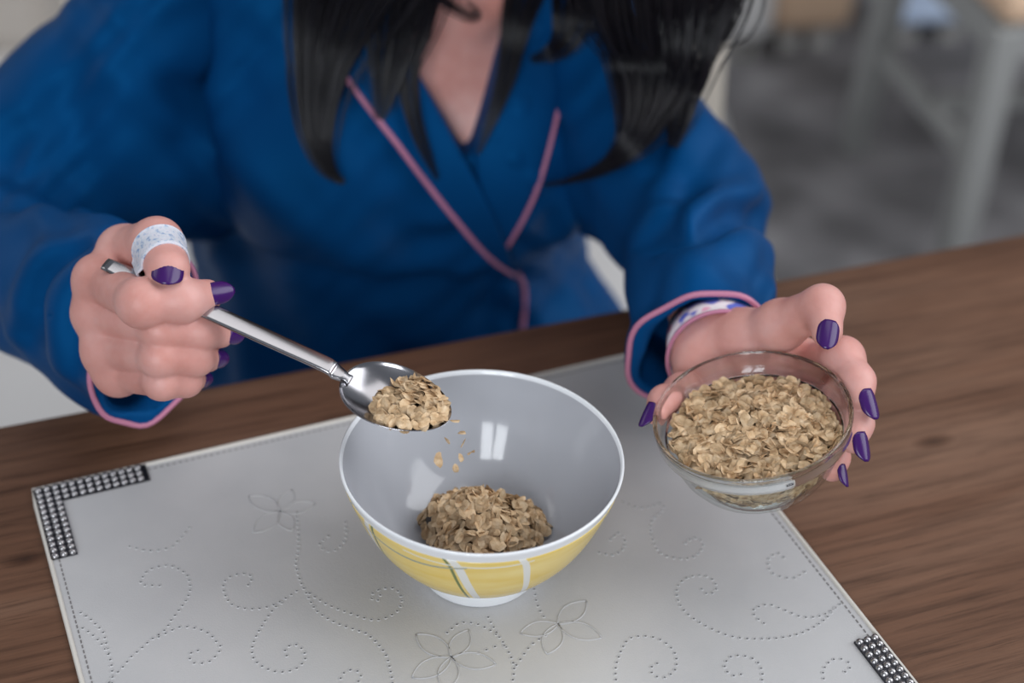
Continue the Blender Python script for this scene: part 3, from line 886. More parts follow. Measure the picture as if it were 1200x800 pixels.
# ---- head, neck, torso, arms and legs
HC = bp3(.035, -.075, .385)                                 # centre of the skull
HF = unit(np.array([.22, -.86, -.42])); HRt = unit(np.cross(HF, (0, 0, 1))); HU = np.cross(HRt, HF); HROT = np.stack([HRt, HF, HU], 1)
def hp_(r, f, u): return HC + HRt * r + HF * f + HU * u
head_f = [ell(hp_(0, -.012, .030), (.074, .092, .086), HROT), ell(hp_(0, .030, -.030), (.057, .062, .078), HROT), cone(hp_(0, .072, -.092), hp_(0, .050, -.085), .017, .026),
          cone(hp_(.045, .0, -.05), hp_(.012, .066, -.092), .020, .018), cone(hp_(-.045, .0, -.05), hp_(-.012, .066, -.092), .020, .018)]
face_f = [cone(hp_(0, .089, .012), hp_(0, .108, -.024), .0065, .0095), ell(hp_(.011, .094, -.027), (.0075, .009, .007), HROT), ell(hp_(-.011, .094, -.027), (.0075, .009, .007), HROT),
          cone(hp_(-.030, .080, .026), hp_(.030, .080, .026), .010, .010), ell(hp_(.034, .066, -.022), (.019, .016, .017), HROT), ell(hp_(-.034, .066, -.022), (.019, .016, .017), HROT)]
lips_f = [cone(hp_(-.019, .083, -.056), hp_(0, .0925, -.053), .0042, .0056), cone(hp_(.019, .083, -.056), hp_(0, .0925, -.053), .0042, .0056), cone(hp_(-.017, .083, -.0605), hp_(0, .0905, -.0635), .0042, .0066), cone(hp_(.017, .083, -.0605), hp_(0, .0905, -.0635), .0042, .0066)]
ear_f = [ell(hp_(s * .074, -.012, -.005), (.0075, .017, .030), HROT) for s in (-1, 1)]
skull = blend(head_f, .022)
face = blend(face_f, .010)
lips = blend(lips_f, .002)
sock = [ell(hp_(s * .031, .098, .006), (.0165, .014, .0105), HROT) for s in (-1, 1)]
torso = blend([ell(bp3(-.015, 0, .06), (.130, .094, .15), BROT), ell(bp3(-.015, 0, -.07), (.120, .086, .13), BROT), ell(bp3(0, .01, -.20), (.155, .115, .12), BROT),
               ell(bp3(-.070, -.080, .045), (.054, .045, .056), BROT), ell(bp3(.070, -.080, .045), (.054, .045, .056), BROT),
               cone(bp3(-.125, .01, .165), bp3(.078, .01, .165), .040, .040), cone(bp3(-.07, .012, .185), bp3(.07, .012, .185), .040, .040)], .045)
neck = cone(bp3(.012, .0, .175), hp_(0, -.028, -.06), .052, .050)
arms = [blend([cone(SHR, ELR, .036, .028), cone(ELR, cutR + (cutR - ELR) * .05, .028, .0258)], .02), blend([cone(SHL, ELL, .034, .028), cone(ELL, cutL + (cutL - ELL) * .05, .028, .0258)], .02)]
KN = [bp3(-.10, -.40, -.22), bp3(.10, -.40, -.22)]; AN = [np.array([*bp3(-.09, -.33, -.22)[:2], .085]), np.array([*bp3(.10, -.36, -.22)[:2], .085])]
legs = []
for s, K, A_ in ((-1, KN[0], AN[0]), (1, KN[1], AN[1])):
    toe = A_ + np.array([*(BV * -.155), -.062])
    legs.append(blend([cone(bp3(s * .085, -.02, -.205), K, .078, .055), cone(K, A_, .052, .034), cone(A_ - np.array([0, 0, .045]) + np.array([*(BV * .025), 0]), toe, .032, .021)], .02))
clav = [cone(bp3(-.075, -.026, .176), bp3(-.012, -.056, .150), .010, .012), cone(bp3(.085, -.026, .176), bp3(.026, -.056, .150), .010, .012)]


def body_f(P):
    d = smin(torso(P), neck(P), .035)
    for c in clav: d = smin(d, c(P), .014)
    h = skull(P); h = smin(h, face(P), .012); h = smin(h, lips(P), .003)
    for s in sock: h = -smin(-h, s(P), .006)
    for e in ear_f: h = smin(h, e(P), .006)
    d = smin(d, h, .018)
    for a in arms: d = smin(d, a(P), .02)
    for l in legs: d = smin(d, l(P), .03)
    return d


pts = np.array([SHR, SHL, ELR, ELL, cutR, cutL, hp_(0, 0, .12), hp_(0, .13, 0), KN[0], KN[1], *AN, AN[0] + np.array([*(BV * -.17), -.08]), bp3(0, .14, -.2), bp3(-.17, 0, -.2), bp3(.17, 0, -.2)])
VB, QB = surface(body_f, pts.min(0) - .065, pts.max(0) + .065, .0042)

bm = bmesh.new()
def add_to(bm, V, Q):
    vs = [bm.verts.new(v) for v in V]
    fs = [bm.faces.new([vs[i] for i in q]) for q in Q]
    return vs, fs
def trim(bm, faces, p, n, R):
    """cut away what lies beyond plane p,n within distance R of p; returns the rim edges"""
    P = Vector(p); N = Vector(n)
    fs = [f for f in faces if f.is_valid and (f.calc_center_median() - P).length < R]
    geom = list({v for f in fs for v in f.verts} | {e for f in fs for e in f.edges} | set(fs))
    r = bmesh.ops.bisect_plane(bm, geom=geom, plane_co=P, plane_no=N, clear_outer=True, clear_inner=False)
    return [e for e in r['geom_cut'] if isinstance(e, bmesh.types.BMEdge) and e.is_valid]
_, fb = add_to(bm, VB, QB)
for V_, Q_, cut, wr in ((VR, QR, cutR, WRR), (VL, QL, cutL, WRL)):
    n_ = unit(wr - cut)
    e1 = trim(bm, list(fb), cut - n_ * .004, n_, .075)
    _, fh = add_to(bm, V_, Q_)
    e2 = trim(bm, fh, cut, -n_, .075)
    try: bmesh.ops.bridge_loops(bm, edges=e1 + e2)
    except Exception as ex: print('bridge', ex)
    fb = [f for f in fb if f.is_valid]
bmesh.ops.recalc_face_normals(bm, faces=bm.faces)
body = put('body', bm_mesh('body', bm), M['skin'], person)


def nail(c, d, n_, L, W, parent=person, thick=.0007):
    """curved almond nail: c centre, d towards the free edge, n_ outward"""
    d = unit(d); n_ = unit(np.asarray(n_) - d * (np.asarray(n_) @ d)); s = np.cross(d, n_)
    nu, nv = 12, 8; V, Fc = [], []
    for lay in (0, 1):
        for i in range(nu + 1):
            u = i / nu * 2 - 1
            hw = W / 2 * (1 - max(0, u) ** 2.6 * .80) * (1 - max(0, -u) ** 5 * .5)
            for j in range(nv + 1):
                v = j / nv * 2 - 1
                V.append(c + d * (u * L / 2) + s * v * hw + n_ * (-(v * hw) ** 2 / (W * .95) - .10 * L * (u * .55) ** 2 - lay * thick + thick))
    m_ = (nu + 1) * (nv + 1)
    for i in range(nu):
        for j in range(nv):
            a = i * (nv + 1) + j; q = (a, a + 1, a + nv + 2, a + nv + 1); Fc.append(q); Fc.append(tuple(x + m_ for x in q[::-1]))
    rim = [j for j in range(nv + 1)] + [i * (nv + 1) + nv for i in range(1, nu + 1)] + [nu * (nv + 1) + j for j in range(nv - 1, -1, -1)] + [i * (nv + 1) for i in range(nu - 1, 0, -1)]
    for k in range(len(rim)):
        a, b = rim[k], rim[(k + 1) % len(rim)]; Fc.append((b, a, a + m_, b + m_))
    return put('fingernail', mesh('fingernail', V, Fc), M['nail'], parent)


def nail_on(f, px, py, d, n_, L, W, lift=.0002):
    c = trace(px, py, f, .7, .95)[0]
    if np.isnan(c).any(): return None
    g = grad(c[None], f)[0]; n2 = unit(g * .7 + np.asarray(n_) * .3)
    return nail(c + g * lift, d, n2, L, W)


# right hand nails: thumb and index seen full, middle and ring edge on
nail_on(fR, 196, 318, cv(-.05, -.80, .35), cv(.0, -.05, .9), .0140, .0158, .0006)
def tipnail(J, f, dirv, n_, L, W, back=.2):
    t = J[3]; n_ = unit(n_); p = t + n_ * .02
    for _ in range(40): p = p - n_ * f(p[None])[0] * .7
    return nail(p + unit(dirv) * L * back + n_ * .0004, dirv, n_, L, W)
tipnail(JR['index'], fR, JR['index'][3] - JR['index'][2] + RT * .003, cv(.70, .12, .65), .0150, .0118)
tipnail(JR['middle'], fR, JR['middle'][3] - JR['middle'][2], cv(.97, .0, .12), .0130, .0108)
tipnail(JR['ring'], fR, JR['ring'][3] - JR['ring'][2], cv(.98, .0, .1), .0120, .0100)
tipnail(JR['pinky'], fR, JR['pinky'][3] - JR['pinky'][2], cv(.95, -.1, -.2), .0105, .0085)
# left hand nails
tipnail(JL['thumb'], fL, cv(-.22, -.92, .36), cv(-.05, .15, .95), .0160, .0112)
tipnail(JL['index'], fL, cv(.20, -.95, .25), cv(.52, .05, .85), .0165, .0110)
tipnail(JL['middle'], fL, cv(.10, -.95, .2), cv(.52, .0, .85), .0155, .0106)
tipnail(JL['ring'], fL, cv(.10, -.9, .2), cv(.80, -.1, .55), .0120, .0092)
tipnail(JL['pinky'], fL, cv(-.40, -.85, .25), cv(-.80, .05, .55), .0145, .0096, .05)

# patterned wrap round the right thumb below its nail
a_, b_ = JR['thumb'][2], JR['thumb'][3]; ax = unit(b_ - a_)
V, Fc = [], []
us = np.linspace(.22, .80, 9); ref = unit(np.cross(ax, cv(0, 0, 1)))
o2 = np.cross(ax, ref)
for lay in (0, 1):
    for u_ in us:
        p0 = a_ + (b_ - a_) * u_
        for k in range(40):
            th = 2 * math.pi * k / 40; dv = ref * math.cos(th) + o2 * math.sin(th)
            q = p0 + dv * .03
            for _ in range(10): q = q - dv * fR(q[None])[0] * .8
            q0 = min(np.linalg.norm(q - p0), .0150)
            V.append(p0 + dv * (q0 + (.0009 if lay == 0 else -.0004)))
nu = len(us)
for lay in (0, 1):
    for i in range(nu - 1):
        for k in range(40):
            q = [(lay * nu + i) * 40 + k, (lay * nu + i) * 40 + (k + 1) % 40, (lay * nu + i + 1) * 40 + (k + 1) % 40, (lay * nu + i + 1) * 40 + k]; Fc.append(tuple(q if lay == 0 else q[::-1]))
for i in (0, nu - 1):
    for k in range(40): Fc.append((i * 40 + k, i * 40 + (k + 1) % 40, (nu + i) * 40 + (k + 1) % 40, (nu + i) * 40 + k))
tag(put('thumb_wrap', mesh('thumb_wrap', V, Fc), M['wrap'], person), 'pale blue patterned wrap round the thumb')

# eyes
for s in (-1, 1):
    bm = bmesh.new(); bmesh.ops.create_uvsphere(bm, u_segments=20, v_segments=12, radius=.0120, matrix=Matrix.Translation(Vector(hp_(s * .031, .076, .006))))
    e = put('eyeball', bm_mesh('eyeball', bm), M['eye'], person)
    bm = bmesh.new(); bmesh.ops.create_uvsphere(bm, u_segments=16, v_segments=8, radius=.0060, matrix=Matrix.Translation(Vector(hp_(s * .031, .0815, .001))))
    put('iris', bm_mesh('iris', bm), M['iris'], e)
    # lids: the eyes look down at the bowl
    for nm_, lo_, hi_ in (('upper_eyelid', -.15, 1.7), ('lower_eyelid', -1.7, -.62)):
        V, Fc = [], []
        for i in range(13):
            az = (i / 12 - .5) * 2.7
            for j in range(9):
                el = lo_ + (hi_ - lo_) * j / 8; r_ = .0131
                V.append(hp_(s * .031 + r_ * math.sin(az) * math.cos(el), .076 + r_ * math.cos(az) * math.cos(el), .006 + r_ * math.sin(el)))
        for i in range(12):
            for j in range(8): a_ = i * 9 + j; Fc.append((a_, a_ + 9, a_ + 10, a_ + 1))
        o = put(nm_, mesh(nm_, V, Fc), M['skin'], e); sm_ = o.modifiers.new('thick', 'SOLIDIFY'); sm_.thickness = .0016; sm_.offset = 1
    V, Fc = tube([hp_(s * .018, .0885, .003), hp_(s * .031, .0905, .0035), hp_(s * .044, .0835, .003)], [.0006, .0012, .0006], 6); put('eyelashes', mesh('eyelashes', V, Fc), M['hair'], e)
    V, Fc = tube([hp_(s * .014, .091, .030), hp_(s * .030, .092, .035), hp_(s * .048, .080, .031)], [.0018, .0026, .0010], 6); put('eyebrow', mesh('eyebrow', V, Fc), M['hair'], person)

# ------------------------------------------------------------------ the robe
bod0 = blend([ell(bp3(-.015, 0, .06), (.150, .108, .155), BROT), ell(bp3(-.020, 0, -.07), (.155, .112, .14), BROT), ell(bp3(-.022, .01, -.20), (.168, .135, .125), BROT),
              ell(bp3(-.078, -.082, .045), (.062, .054, .066), BROT), ell(bp3(.058, -.082, .045), (.060, .054, .066), BROT),
              cone(bp3(-.135, .01, .160), bp3(.088, .01, .160), .050, .048), cone(bp3(-.07, .012, .180), bp3(.065, .012, .180), .047, .047),
              cone(bp3(-.09, -.03, -.205), KN[0] + np.array([0, 0, .005]), .092, .072), cone(bp3(.09, -.03, -.205), KN[1] + np.array([0, 0, .005]), .092, .072),
              cone(KN[0], AN[0] + np.array([0, 0, .12]), .068, .066), cone(KN[1], AN[1] + np.array([0, 0, .12]), .068, .066)], .05)


def poly_on(f, pts, n=24, lift=0.0):
    pts = smoothpath(pts, n); P = trace(pts[:, 0], pts[:, 1], f); ok = ~np.isnan(P).any(1); P = P[ok]
    return P + grad(P, f) * lift if lift else P


FB = [([(206, 0), (226, 60), (236, 120), (242, 190), (238, 235)], -0.0210, .012), ([(228, 120), (238, 180), (226, 236)], -0.0160, .020), ([(236, 0), (241, 60), (246, 120)], -0.0064, .006), ([(262, 20), (262, 120), (290, 200), (330, 260)], 0.0096, .018),
      ([(250, 250), (300, 300), (400, 330), (520, 350)], -0.0080, .016), ([(330, 250), (420, 300), (500, 312), (575, 318)], 0.0064, .014), ([(572, 318), (574, 350), (570, 390)], -0.0064, .007),
      ([(705, 75), (712, 120), (708, 165), (690, 205)], 0.0170, .011), ([(690, 235), (665, 260), (650, 300)], 0.0096, .012), ([(640, 240), (655, 285), (690, 330)], -0.0096, .010), ([(735, 150), (722, 220), (712, 290)], -0.0160, .012)]
folds = []
for pl, h, wd in FB:
    P = poly_on(bod0, pl, 12)
    if len(P) > 2: folds.append((P, h, wd))
bod1 = drape(with_folds(bod0, folds), .0024, 3)


# the neckline: what lies between the two wrap edges is cut out of the robe
VLp = [(452, -60), (470, 30), (486, 82), (518, 138), (548, 190)]
VRp = [(622, -60), (603, 0), (580, 105), (556, 185), (548, 190)]
PLn = np.array([bod_p for bod_p in poly_on(bod0, VLp, 16)]); PRn = poly_on(bod0, VRp, 16)
nz_ = np.linspace(PLn[:, 2].min(), PLn[:, 2].max() + .1, 60)
def edge_u(Pl):
    u = (Pl[:, :2] - BC) @ BU; o_ = np.argsort(Pl[:, 2]); z = Pl[o_, 2]; u = u[o_]
    sl = (u[-1] - u[-4]) / (z[-1] - z[-4] + 1e-9)
    return lambda Z: np.clip(np.where(Z > z[-1], u[-1] + (Z - z[-1]) * sl * .6, np.interp(Z, z, u)), -.052, .062)
eL, eR = edge_u(PLn), edge_u(PRn); vtip = PLn[:, 2].min()


def bodice_f(P):
    d = bod1(P)
    q = (P[:, :2] - BC); u = q @ BU; v = q @ BV + .15 * (P[:, 2] - TZ + .2)
    a, b = eL(P[:, 2]), eR(P[:, 2])
    op = np.maximum(np.maximum(a - u, u - b), vtip - P[:, 2])          # <0 inside the V
    op = np.maximum(op, v - .02)
    thick = -(d + .016)                                                # only a skin of the robe is removed
    cutv = np.maximum(op, -1.0)
    d = np.maximum(d, -np.minimum(-thick * 0 + cutv * -1, 1) * 0 + -cutv)
    nk = np.linalg.norm(P[:, :2] - bp3(.012, .0, .2)[:2], axis=1) - .058  # neck hole
    d = np.maximum(d, -np.maximum(nk, (TZ + .165) - P[:, 2]))
    return d


pts = np.array([bp3(-.21, .16, -.2), bp3(.21, -.2, .22), KN[0], KN[1], AN[0], AN[1], bp3(0, .16, -.33)])
lo, hi = pts.min(0) - .08, pts.max(0) + .08; lo[2] = .10; hi[2] = TZ + .25
V, Q = surface(bodice_f, lo, hi, .0036)
robe = put('robe', npmesh('robe', V, Q), M['robe'], person); tag(robe, 'blue satin robe with pink piping')


# ---- sleeves
def sleeve(name, S, E, C, r0, r1, r2, r3, nrm, folds_px, k=.035, web=None, tall=0.0):
    upper = blend([cone(S, E, r0, r1), cone(web[0], E + (web[0] - E) * .15, web[1], web[2])], .05); fore = cone(E, C + (C - E) * .10, r2, r3)
    if tall: av = unit(C - E); tv = unit(UPV - av * (UPV @ av)) * tall; fore = blend([cone(E, C + tv + (C - E) * .1, r2, r3), cone(E, C - tv + (C - E) * .1, r2, r3), cone(E, C + (C - E) * .1, r2, r3)], .02)
    base0 = lambda P: smin(upper(P), fore(P), k)
    fl_ = []
    for pl, h, wd in folds_px:
        P = poly_on(base0, pl, 12)
        if len(P) > 2: fl_.append((P, h, wd))
    base = drape(with_folds(base0, fl_), .0032, len(folds_px))
    n_ = unit(nrm)
    def f(P):
        d = base(P); e = (P - C) @ n_
        d2 = np.maximum(d, e)
        near = np.linalg.norm(P - C, axis=1)
        cav = np.maximum(d + .0080, -(e + .060))
        cav = np.maximum(cav, near - .14)
        return np.maximum(d2, -cav)
    pts = np.array([S, E, C]); lo, hi = pts.min(0) - .085, pts.max(0) + .085
    V, Q = surface(f, lo, hi, .0024)
    o = put('sleeve', npmesh('sleeve', V, Q), M['robe'], robe)
    # pink piping round the opening
    t1 = unit(np.cross(n_, (0, 0, 1))); t2 = np.cross(n_, t1); ring = []
    for a in np.linspace(0, 2 * math.pi, 72, endpoint=False):
        dv = t1 * math.cos(a) + t2 * math.sin(a); lo_, hi_ = .004, .12
        ts = np.linspace(.004, .12, 120); vals = base(C + dv * ts[:, None] - n_ * .0015)
        neg = np.where(vals < 0)[0]; ring.append(C + dv * (ts[neg[-1]] if len(neg) else .03) - n_ * .0008)
    ring = np.array(ring)
    for _ in range(3): ring = (ring + np.roll(ring, 1, 0) + np.roll(ring, -1, 0)) / 3
    V, Fc = closed_tube(ring, .0017, 8); tag(put('cuff_piping', mesh('cuff_piping', V, Fc), M['pink'], robe), 'pink cord along the sleeve cuff')
    return f, ring


CR, CL = at(172, 396, .893), at(827, 413, .916)
fSR, _ = sleeve('sleeve', SHR, ELR, CR, .050, .052, .040, .030, cv(.66, -.24, .70),
                [([(10, 262), (60, 258), (110, 268), (140, 276)], 0.0142, .012), ([(-10, 240), (40, 238), (90, 255)], -0.0162, .010), ([(20, 385), (32, 335), (60, 300), (115, 285)], 0.0142, .010), ([(35, 390), (52, 335), (80, 302), (130, 292)], -0.0121, .008),
                 ([(70, 420), (76, 350), (100, 310), (140, 300)], 0.0121, .010), ([(95, 450), (88, 380), (105, 330)], -0.0081, .008), ([(80, 70), (75, 130), (85, 190)], -0.0142, .014), ([(150, 20), (160, 110), (170, 200)], 0.0121, .020), ([(20, 160), (5, 190), (-10, 200)], -0.0121, .010)], web=(bp3(-.115, -.03, .035), .052, .045), tall=.024)
fSL, _ = sleeve('sleeve', SHL, ELL, CL, .042, .044, .044, .0425, CL - ELL + UPV * -.015,
                [([(795, 290), (812, 252), (845, 232), (880, 226)], 0.0120, .009), ([(770, 268), (815, 278), (860, 255), (890, 255)], -0.0200, .012), ([(800, 330), (840, 296), (875, 285), (900, 300)], 0.0150, .013), ([(790, 225), (775, 170), (790, 110)], -0.0120, .012),
                 ([(775, 240), (785, 190), (810, 140)], 0.0105, .010), ([(760, 350), (800, 345), (850, 330)], -0.0090, .012), ([(770, 400), (790, 360), (830, 325)], 0.0060, .010)], k=.03, web=(bp3(.090, -.015, .020), .048, .042))


# inner floral cuffs round both wrists
def band(C0, ax, r, Lh, f=None, label=None, off=(0, 0, 0), tilt=0):
    ax = unit(ax); t1 = unit(np.cross(ax, (0, 0, 1))); t2 = np.cross(ax, t1); V, Fc = [], []
    for u_, rr in ((-Lh, r), (Lh, r * 1.06), (Lh, r * 1.06 - .0014), (-Lh, r - .0014)):
        for k in range(48): a = k * math.pi / 24; V.append(C0 + ax * (u_ + tilt * math.sin(a) * .01) + (t1 * math.cos(a) + t2 * math.sin(a)) * rr)
    for i in range(4):
        for k in range(48): Fc.append((i * 48 + k, i * 48 + (k + 1) % 48, ((i + 1) % 4) * 48 + (k + 1) % 48, ((i + 1) % 4) * 48 + k))
    o = put('inner_cuff', mesh('inner_cuff', V, Fc), M['leaf_fabric'], robe)
    if label: tag(o, label)
    ring = [C0 + ax * Lh + (t1 * math.cos(a) + t2 * math.sin(a)) * r * 1.06 for a in np.linspace(0, 2 * math.pi, 48, endpoint=False)]
    V, Fc = closed_tube(ring, .0012, 6); put('inner_cuff_piping', mesh('inner_cuff_piping', V, Fc), M['pink'], robe)
band(WRL + (ELL - WRL) * .01, WRL - ELL, .0280, .012, label='floral inner cuff edged in pink')
band(WRR + (ELR - WRR) * .03, WRR - ELR, .0285, .012, label='pale floral inner cuff')

# ---- lapels lying on the bodice, with their piping
def lapel(inner, outer_, label, lift=.0035):
    n, mth = 40, 9
    A = smoothpath(inner, n); B = smoothpath(outer_, n); rows = []
    for j in range(mth):
        t = j / (mth - 1); q = A * (1 - t) + B * t; P = trace(q[:, 0], q[:, 1], bod0); rows.append(P)
    G = np.stack(rows, 1); ok = ~np.isnan(G).any((1, 2)); G = G[ok]; n = len(G)
    N = grad(G.reshape(-1, 3), bod0).reshape(G.shape)
    V = np.concatenate([(G + N * lift).reshape(-1, 3), (G + N * (lift - .0045)).reshape(-1, 3)]); Fc = []; m_ = n * mth
    idx = lambda i, j: i * mth + j
    for i in range(n - 1):
        for j in range(mth - 1):
            q = (idx(i, j), idx(i, j + 1), idx(i + 1, j + 1), idx(i + 1, j)); Fc.append(q); Fc.append(tuple(x + m_ for x in q[::-1]))
    rim = [idx(0, j) for j in range(mth)] + [idx(i, mth - 1) for i in range(1, n)] + [idx(n - 1, j) for j in range(mth - 2, -1, -1)] + [idx(i, 0) for i in range(n - 2, 0, -1)]
    for k in range(len(rim)): a, b = rim[k], rim[(k + 1) % len(rim)]; Fc.append((b, a, a + m_, b + m_))
    me = mesh('lapel', V, Fc); bm = bmesh.new(); bm.from_mesh(me); bmesh.ops.recalc_face_normals(bm, faces=bm.faces); bm.to_mesh(me); bm.free()
    tag(put('lapel', me, M['robe'], robe), label); return G[:, -1] + N[:, -1] * lift
Rl = lapel([(690, -40), (610, -20), (603, 0), (580, 105), (556, 186), (590, 290)][1:], [(668, -30), (664, 60), (657, 105), (648, 150), (632, 210), (615, 250), (594, 287)], 'lapel under the wrap, edged in pink', .0022)
Ll = lapel([(455, -20), (470, 30), (486, 82), (518, 138), (548, 190), (574, 238), (588, 270), (604, 312)], [(360, 0), (397, 78), (432, 130), (480, 190), (530, 245), (572, 291), (605, 317)], 'lapel on top of the wrap, edged in pink', .0062)
seg_ = poly_on(bod0, [(605, 317), (611, 330), (612, 350), (610, 385), (606, 430)], 16, .0030)
V, Fc = tube(np.vstack([Ll[:-1], seg_]), .0019, 8); tag(put('lapel_piping', mesh('lapel_piping', V, Fc), M['pink'], robe), 'pink cord along the upper lapel and front edge')
V, Fc = tube(Rl[int(len(Rl) * .30):], .0016, 8); tag(put('lapel_piping', mesh('lapel_piping', V, Fc), M['pink'], robe), 'pink cord along the lower lapel')
# ------------------------------------------------------------------ hair
def cap_f(P):
    d = ell(hp_(0, -.018, .030), (.081, .099, .093), HROT)(P)
    q = P - HC; f_ = q @ HF; u_ = q @ HU
    open_ = np.maximum(.022 + .35 * np.abs(q @ HRt) - f_, u_ - (.072 - 4.0 * (q @ HRt) ** 2))            # the face is left free
    d = np.maximum(d, -open_)
    back = cone(hp_(0, -.070, -.01), hp_(0, -.075, -.16), .070, .045)(P)
    return smin(d, back, .03)
V, Q = surface(cap_f, HC - .26, HC + .22, .0045)
hair = put('hair', npmesh('hair', V, Q), M['hair'], person); tag(hair, 'long black hair falling over both shoulders')

rob_all = lambda P: np.minimum(bod0(P), np.minimum(fSL(P), fSR(P)))
def lock(root, pts, n_strands, seed, wav=.002, rad=.00042, lift=.012, flat=.45, dtop=.955):
    """root: point on the head; pts: (px, py, half width in px) down the lock"""
    rng = np.random.default_rng(seed)
    sd = 1.0 if (np.asarray(root) - HC) @ HRt > 0 else -1.0
    ctr = [hp_(sd * (.006 + rng.uniform(0, .012)), rng.uniform(-.05, .05), .120), hp_(sd * .060, rng.uniform(-.035, .030), .098), hp_(sd * .084, rng.uniform(-.03, .02), .045), hp_(sd * .086, rng.uniform(-.03, .02), -.01), np.asarray(root)]
    wid = [.012, .020, .026, .028, .03]
    pr = None
    for px, py, hw in pts:
        P = trace(px, max(py, 4), rob_all)[0]; d = (depth(P) if not np.isnan(P).any() else 1.03)
        d -= lift + hw * .00022
        if py < 0: d = dtop + (d - dtop) * .3 if py < -60 else dtop + (d - dtop) * .7
        ctr.append(at(px, py, d)); wid.append(hw * d / F_PX)
    C = smoothpath(ctr, 64)
    for _ in range(10): C[14:-3] = .25 * C[13:-4] + .5 * C[14:-3] + .25 * C[15:-2]
    Wd = np.interp(np.linspace(0, len(wid) - 1, 64), range(len(wid)), wid)
    T = np.gradient(C, axis=0); T /= np.linalg.norm(T, axis=1)[:, None]
    S = np.cross(T, FW); S /= np.linalg.norm(S, axis=1)[:, None] + 1e-9; D = np.cross(S, T)
    V, Fc = [], []
    for k in range(n_strands):
        a = rng.uniform(-1, 1) * (1 if rng.uniform() < .86 else 1.5); b = rng.normal(0, .5); ph = rng.uniform(0, 6.28); fr = rng.uniform(.6, 1.6); end = int(rng.uniform(50, 64))
        end = 64 if rng.uniform() < .40 else int(rng.uniform(42, 64))
        tt = np.linspace(0, 1, 64)
        off = a + wav / .004 * .12 * np.sin(ph + fr * 6.28 * tt)
        P = C + S * (Wd * off)[:, None] + D * (np.minimum(Wd, .016) * flat * (b + .2 * np.sin(ph * 2 + 5 * tt)))[:, None]
        r = rad * rng.uniform(.7, 1.35) * np.minimum(1, (1.02 - tt / (end / 64)) * 5).clip(.25, 1)
        v, f_ = tube(P[:end:1], r[:end], 4, cap=False)
        o_ = len(V); V += v; Fc += [tuple(i + o_ for i in q) for q in f_]
    return put('hair_lock', mesh('hair_lock', V, Fc), M['hair'], hair)
hl, hr_ = hp_(.080, -.01, -.03), hp_(-.080, -.01, -.03)      # +r is her left side here checked below
if (hl - hr_) @ RT < 0: hl, hr_ = hr_, hl
LK = hr_; RK = hl
lock(LK, [(425, -110, 70), (412, -40, 62), (392, 20, 46), (378, 80, 30), (372, 130, 21), (375, 170, 14), (385, 200, 8), (403, 214, 2)], 210, 1)
lock(LK, [(470, -110, 55), (468, -40, 50), (464, 20, 38), (456, 70, 25), (450, 110, 15), (444, 140, 5)], 160, 2)
lock(LK, [(505, -110, 30), (500, -40, 30), (492, 0, 24), (484, 40, 16), (478, 90, 11), (486, 140, 8), (500, 180, 6), (513, 210, 2)], 70, 3)
lock(LK, [(500, -90, 18), (505, -20, 13), (500, 30, 8), (492, 60, 6), (480, 84, 2)], 40, 4)
lock(LK, [(480, -90, 10), (505, -14, 7), (532, 10, 5), (552, 20, 4), (561, 17, 3), (548, 2, 2)], 22, 5, lift=.02)
lock(LK, [(395, -110, 45), (375, -40, 34), (360, 30, 20), (362, 90, 14), (368, 140, 8)], 90, 6)
lock(RK, [(640, -110, 30), (626, -40, 28), (608, 10, 20), (600, 60, 13), (590, 105, 9), (572, 150, 5), (560, 180, 2)], 110, 7)
lock(RK, [(690, -110, 40), (680, -40, 36), (672, 10, 28), (664, 45, 18), (645, 64, 10), (622, 70, 4)], 120, 8)
lock(RK, [(770, -110, 85), (768, -40, 82), (768, 20, 70), (770, 70, 46), (764, 110, 36), (752, 145, 24), (737, 172, 14), (712, 194, 7), (680, 209, 3.5), (637, 217, 1.2)], 330, 9)
lock(RK, [(815, -110, 60), (815, -40, 52), (812, 20, 42), (806, 70, 28), (800, 110, 20), (794, 145, 14), (788, 172, 5)], 200, 10)
lock(RK, [(850, -110, 30), (853, -40, 24), (853, 5, 17), (845, 35, 11), (832, 62, 6), (815, 80, 2)], 90, 11)
lock(RK, [(720, -110, 45), (722, -40, 40), (728, 20, 30), (734, 70, 20), (738, 120, 14), (735, 160, 8)], 130, 12)
lock(RK, [(880, -90, 6), (893, -20, 5), (892, 15, 4), (875, 45, 4), (850, 54, 2), (836, 52, 1)], 4, 13)

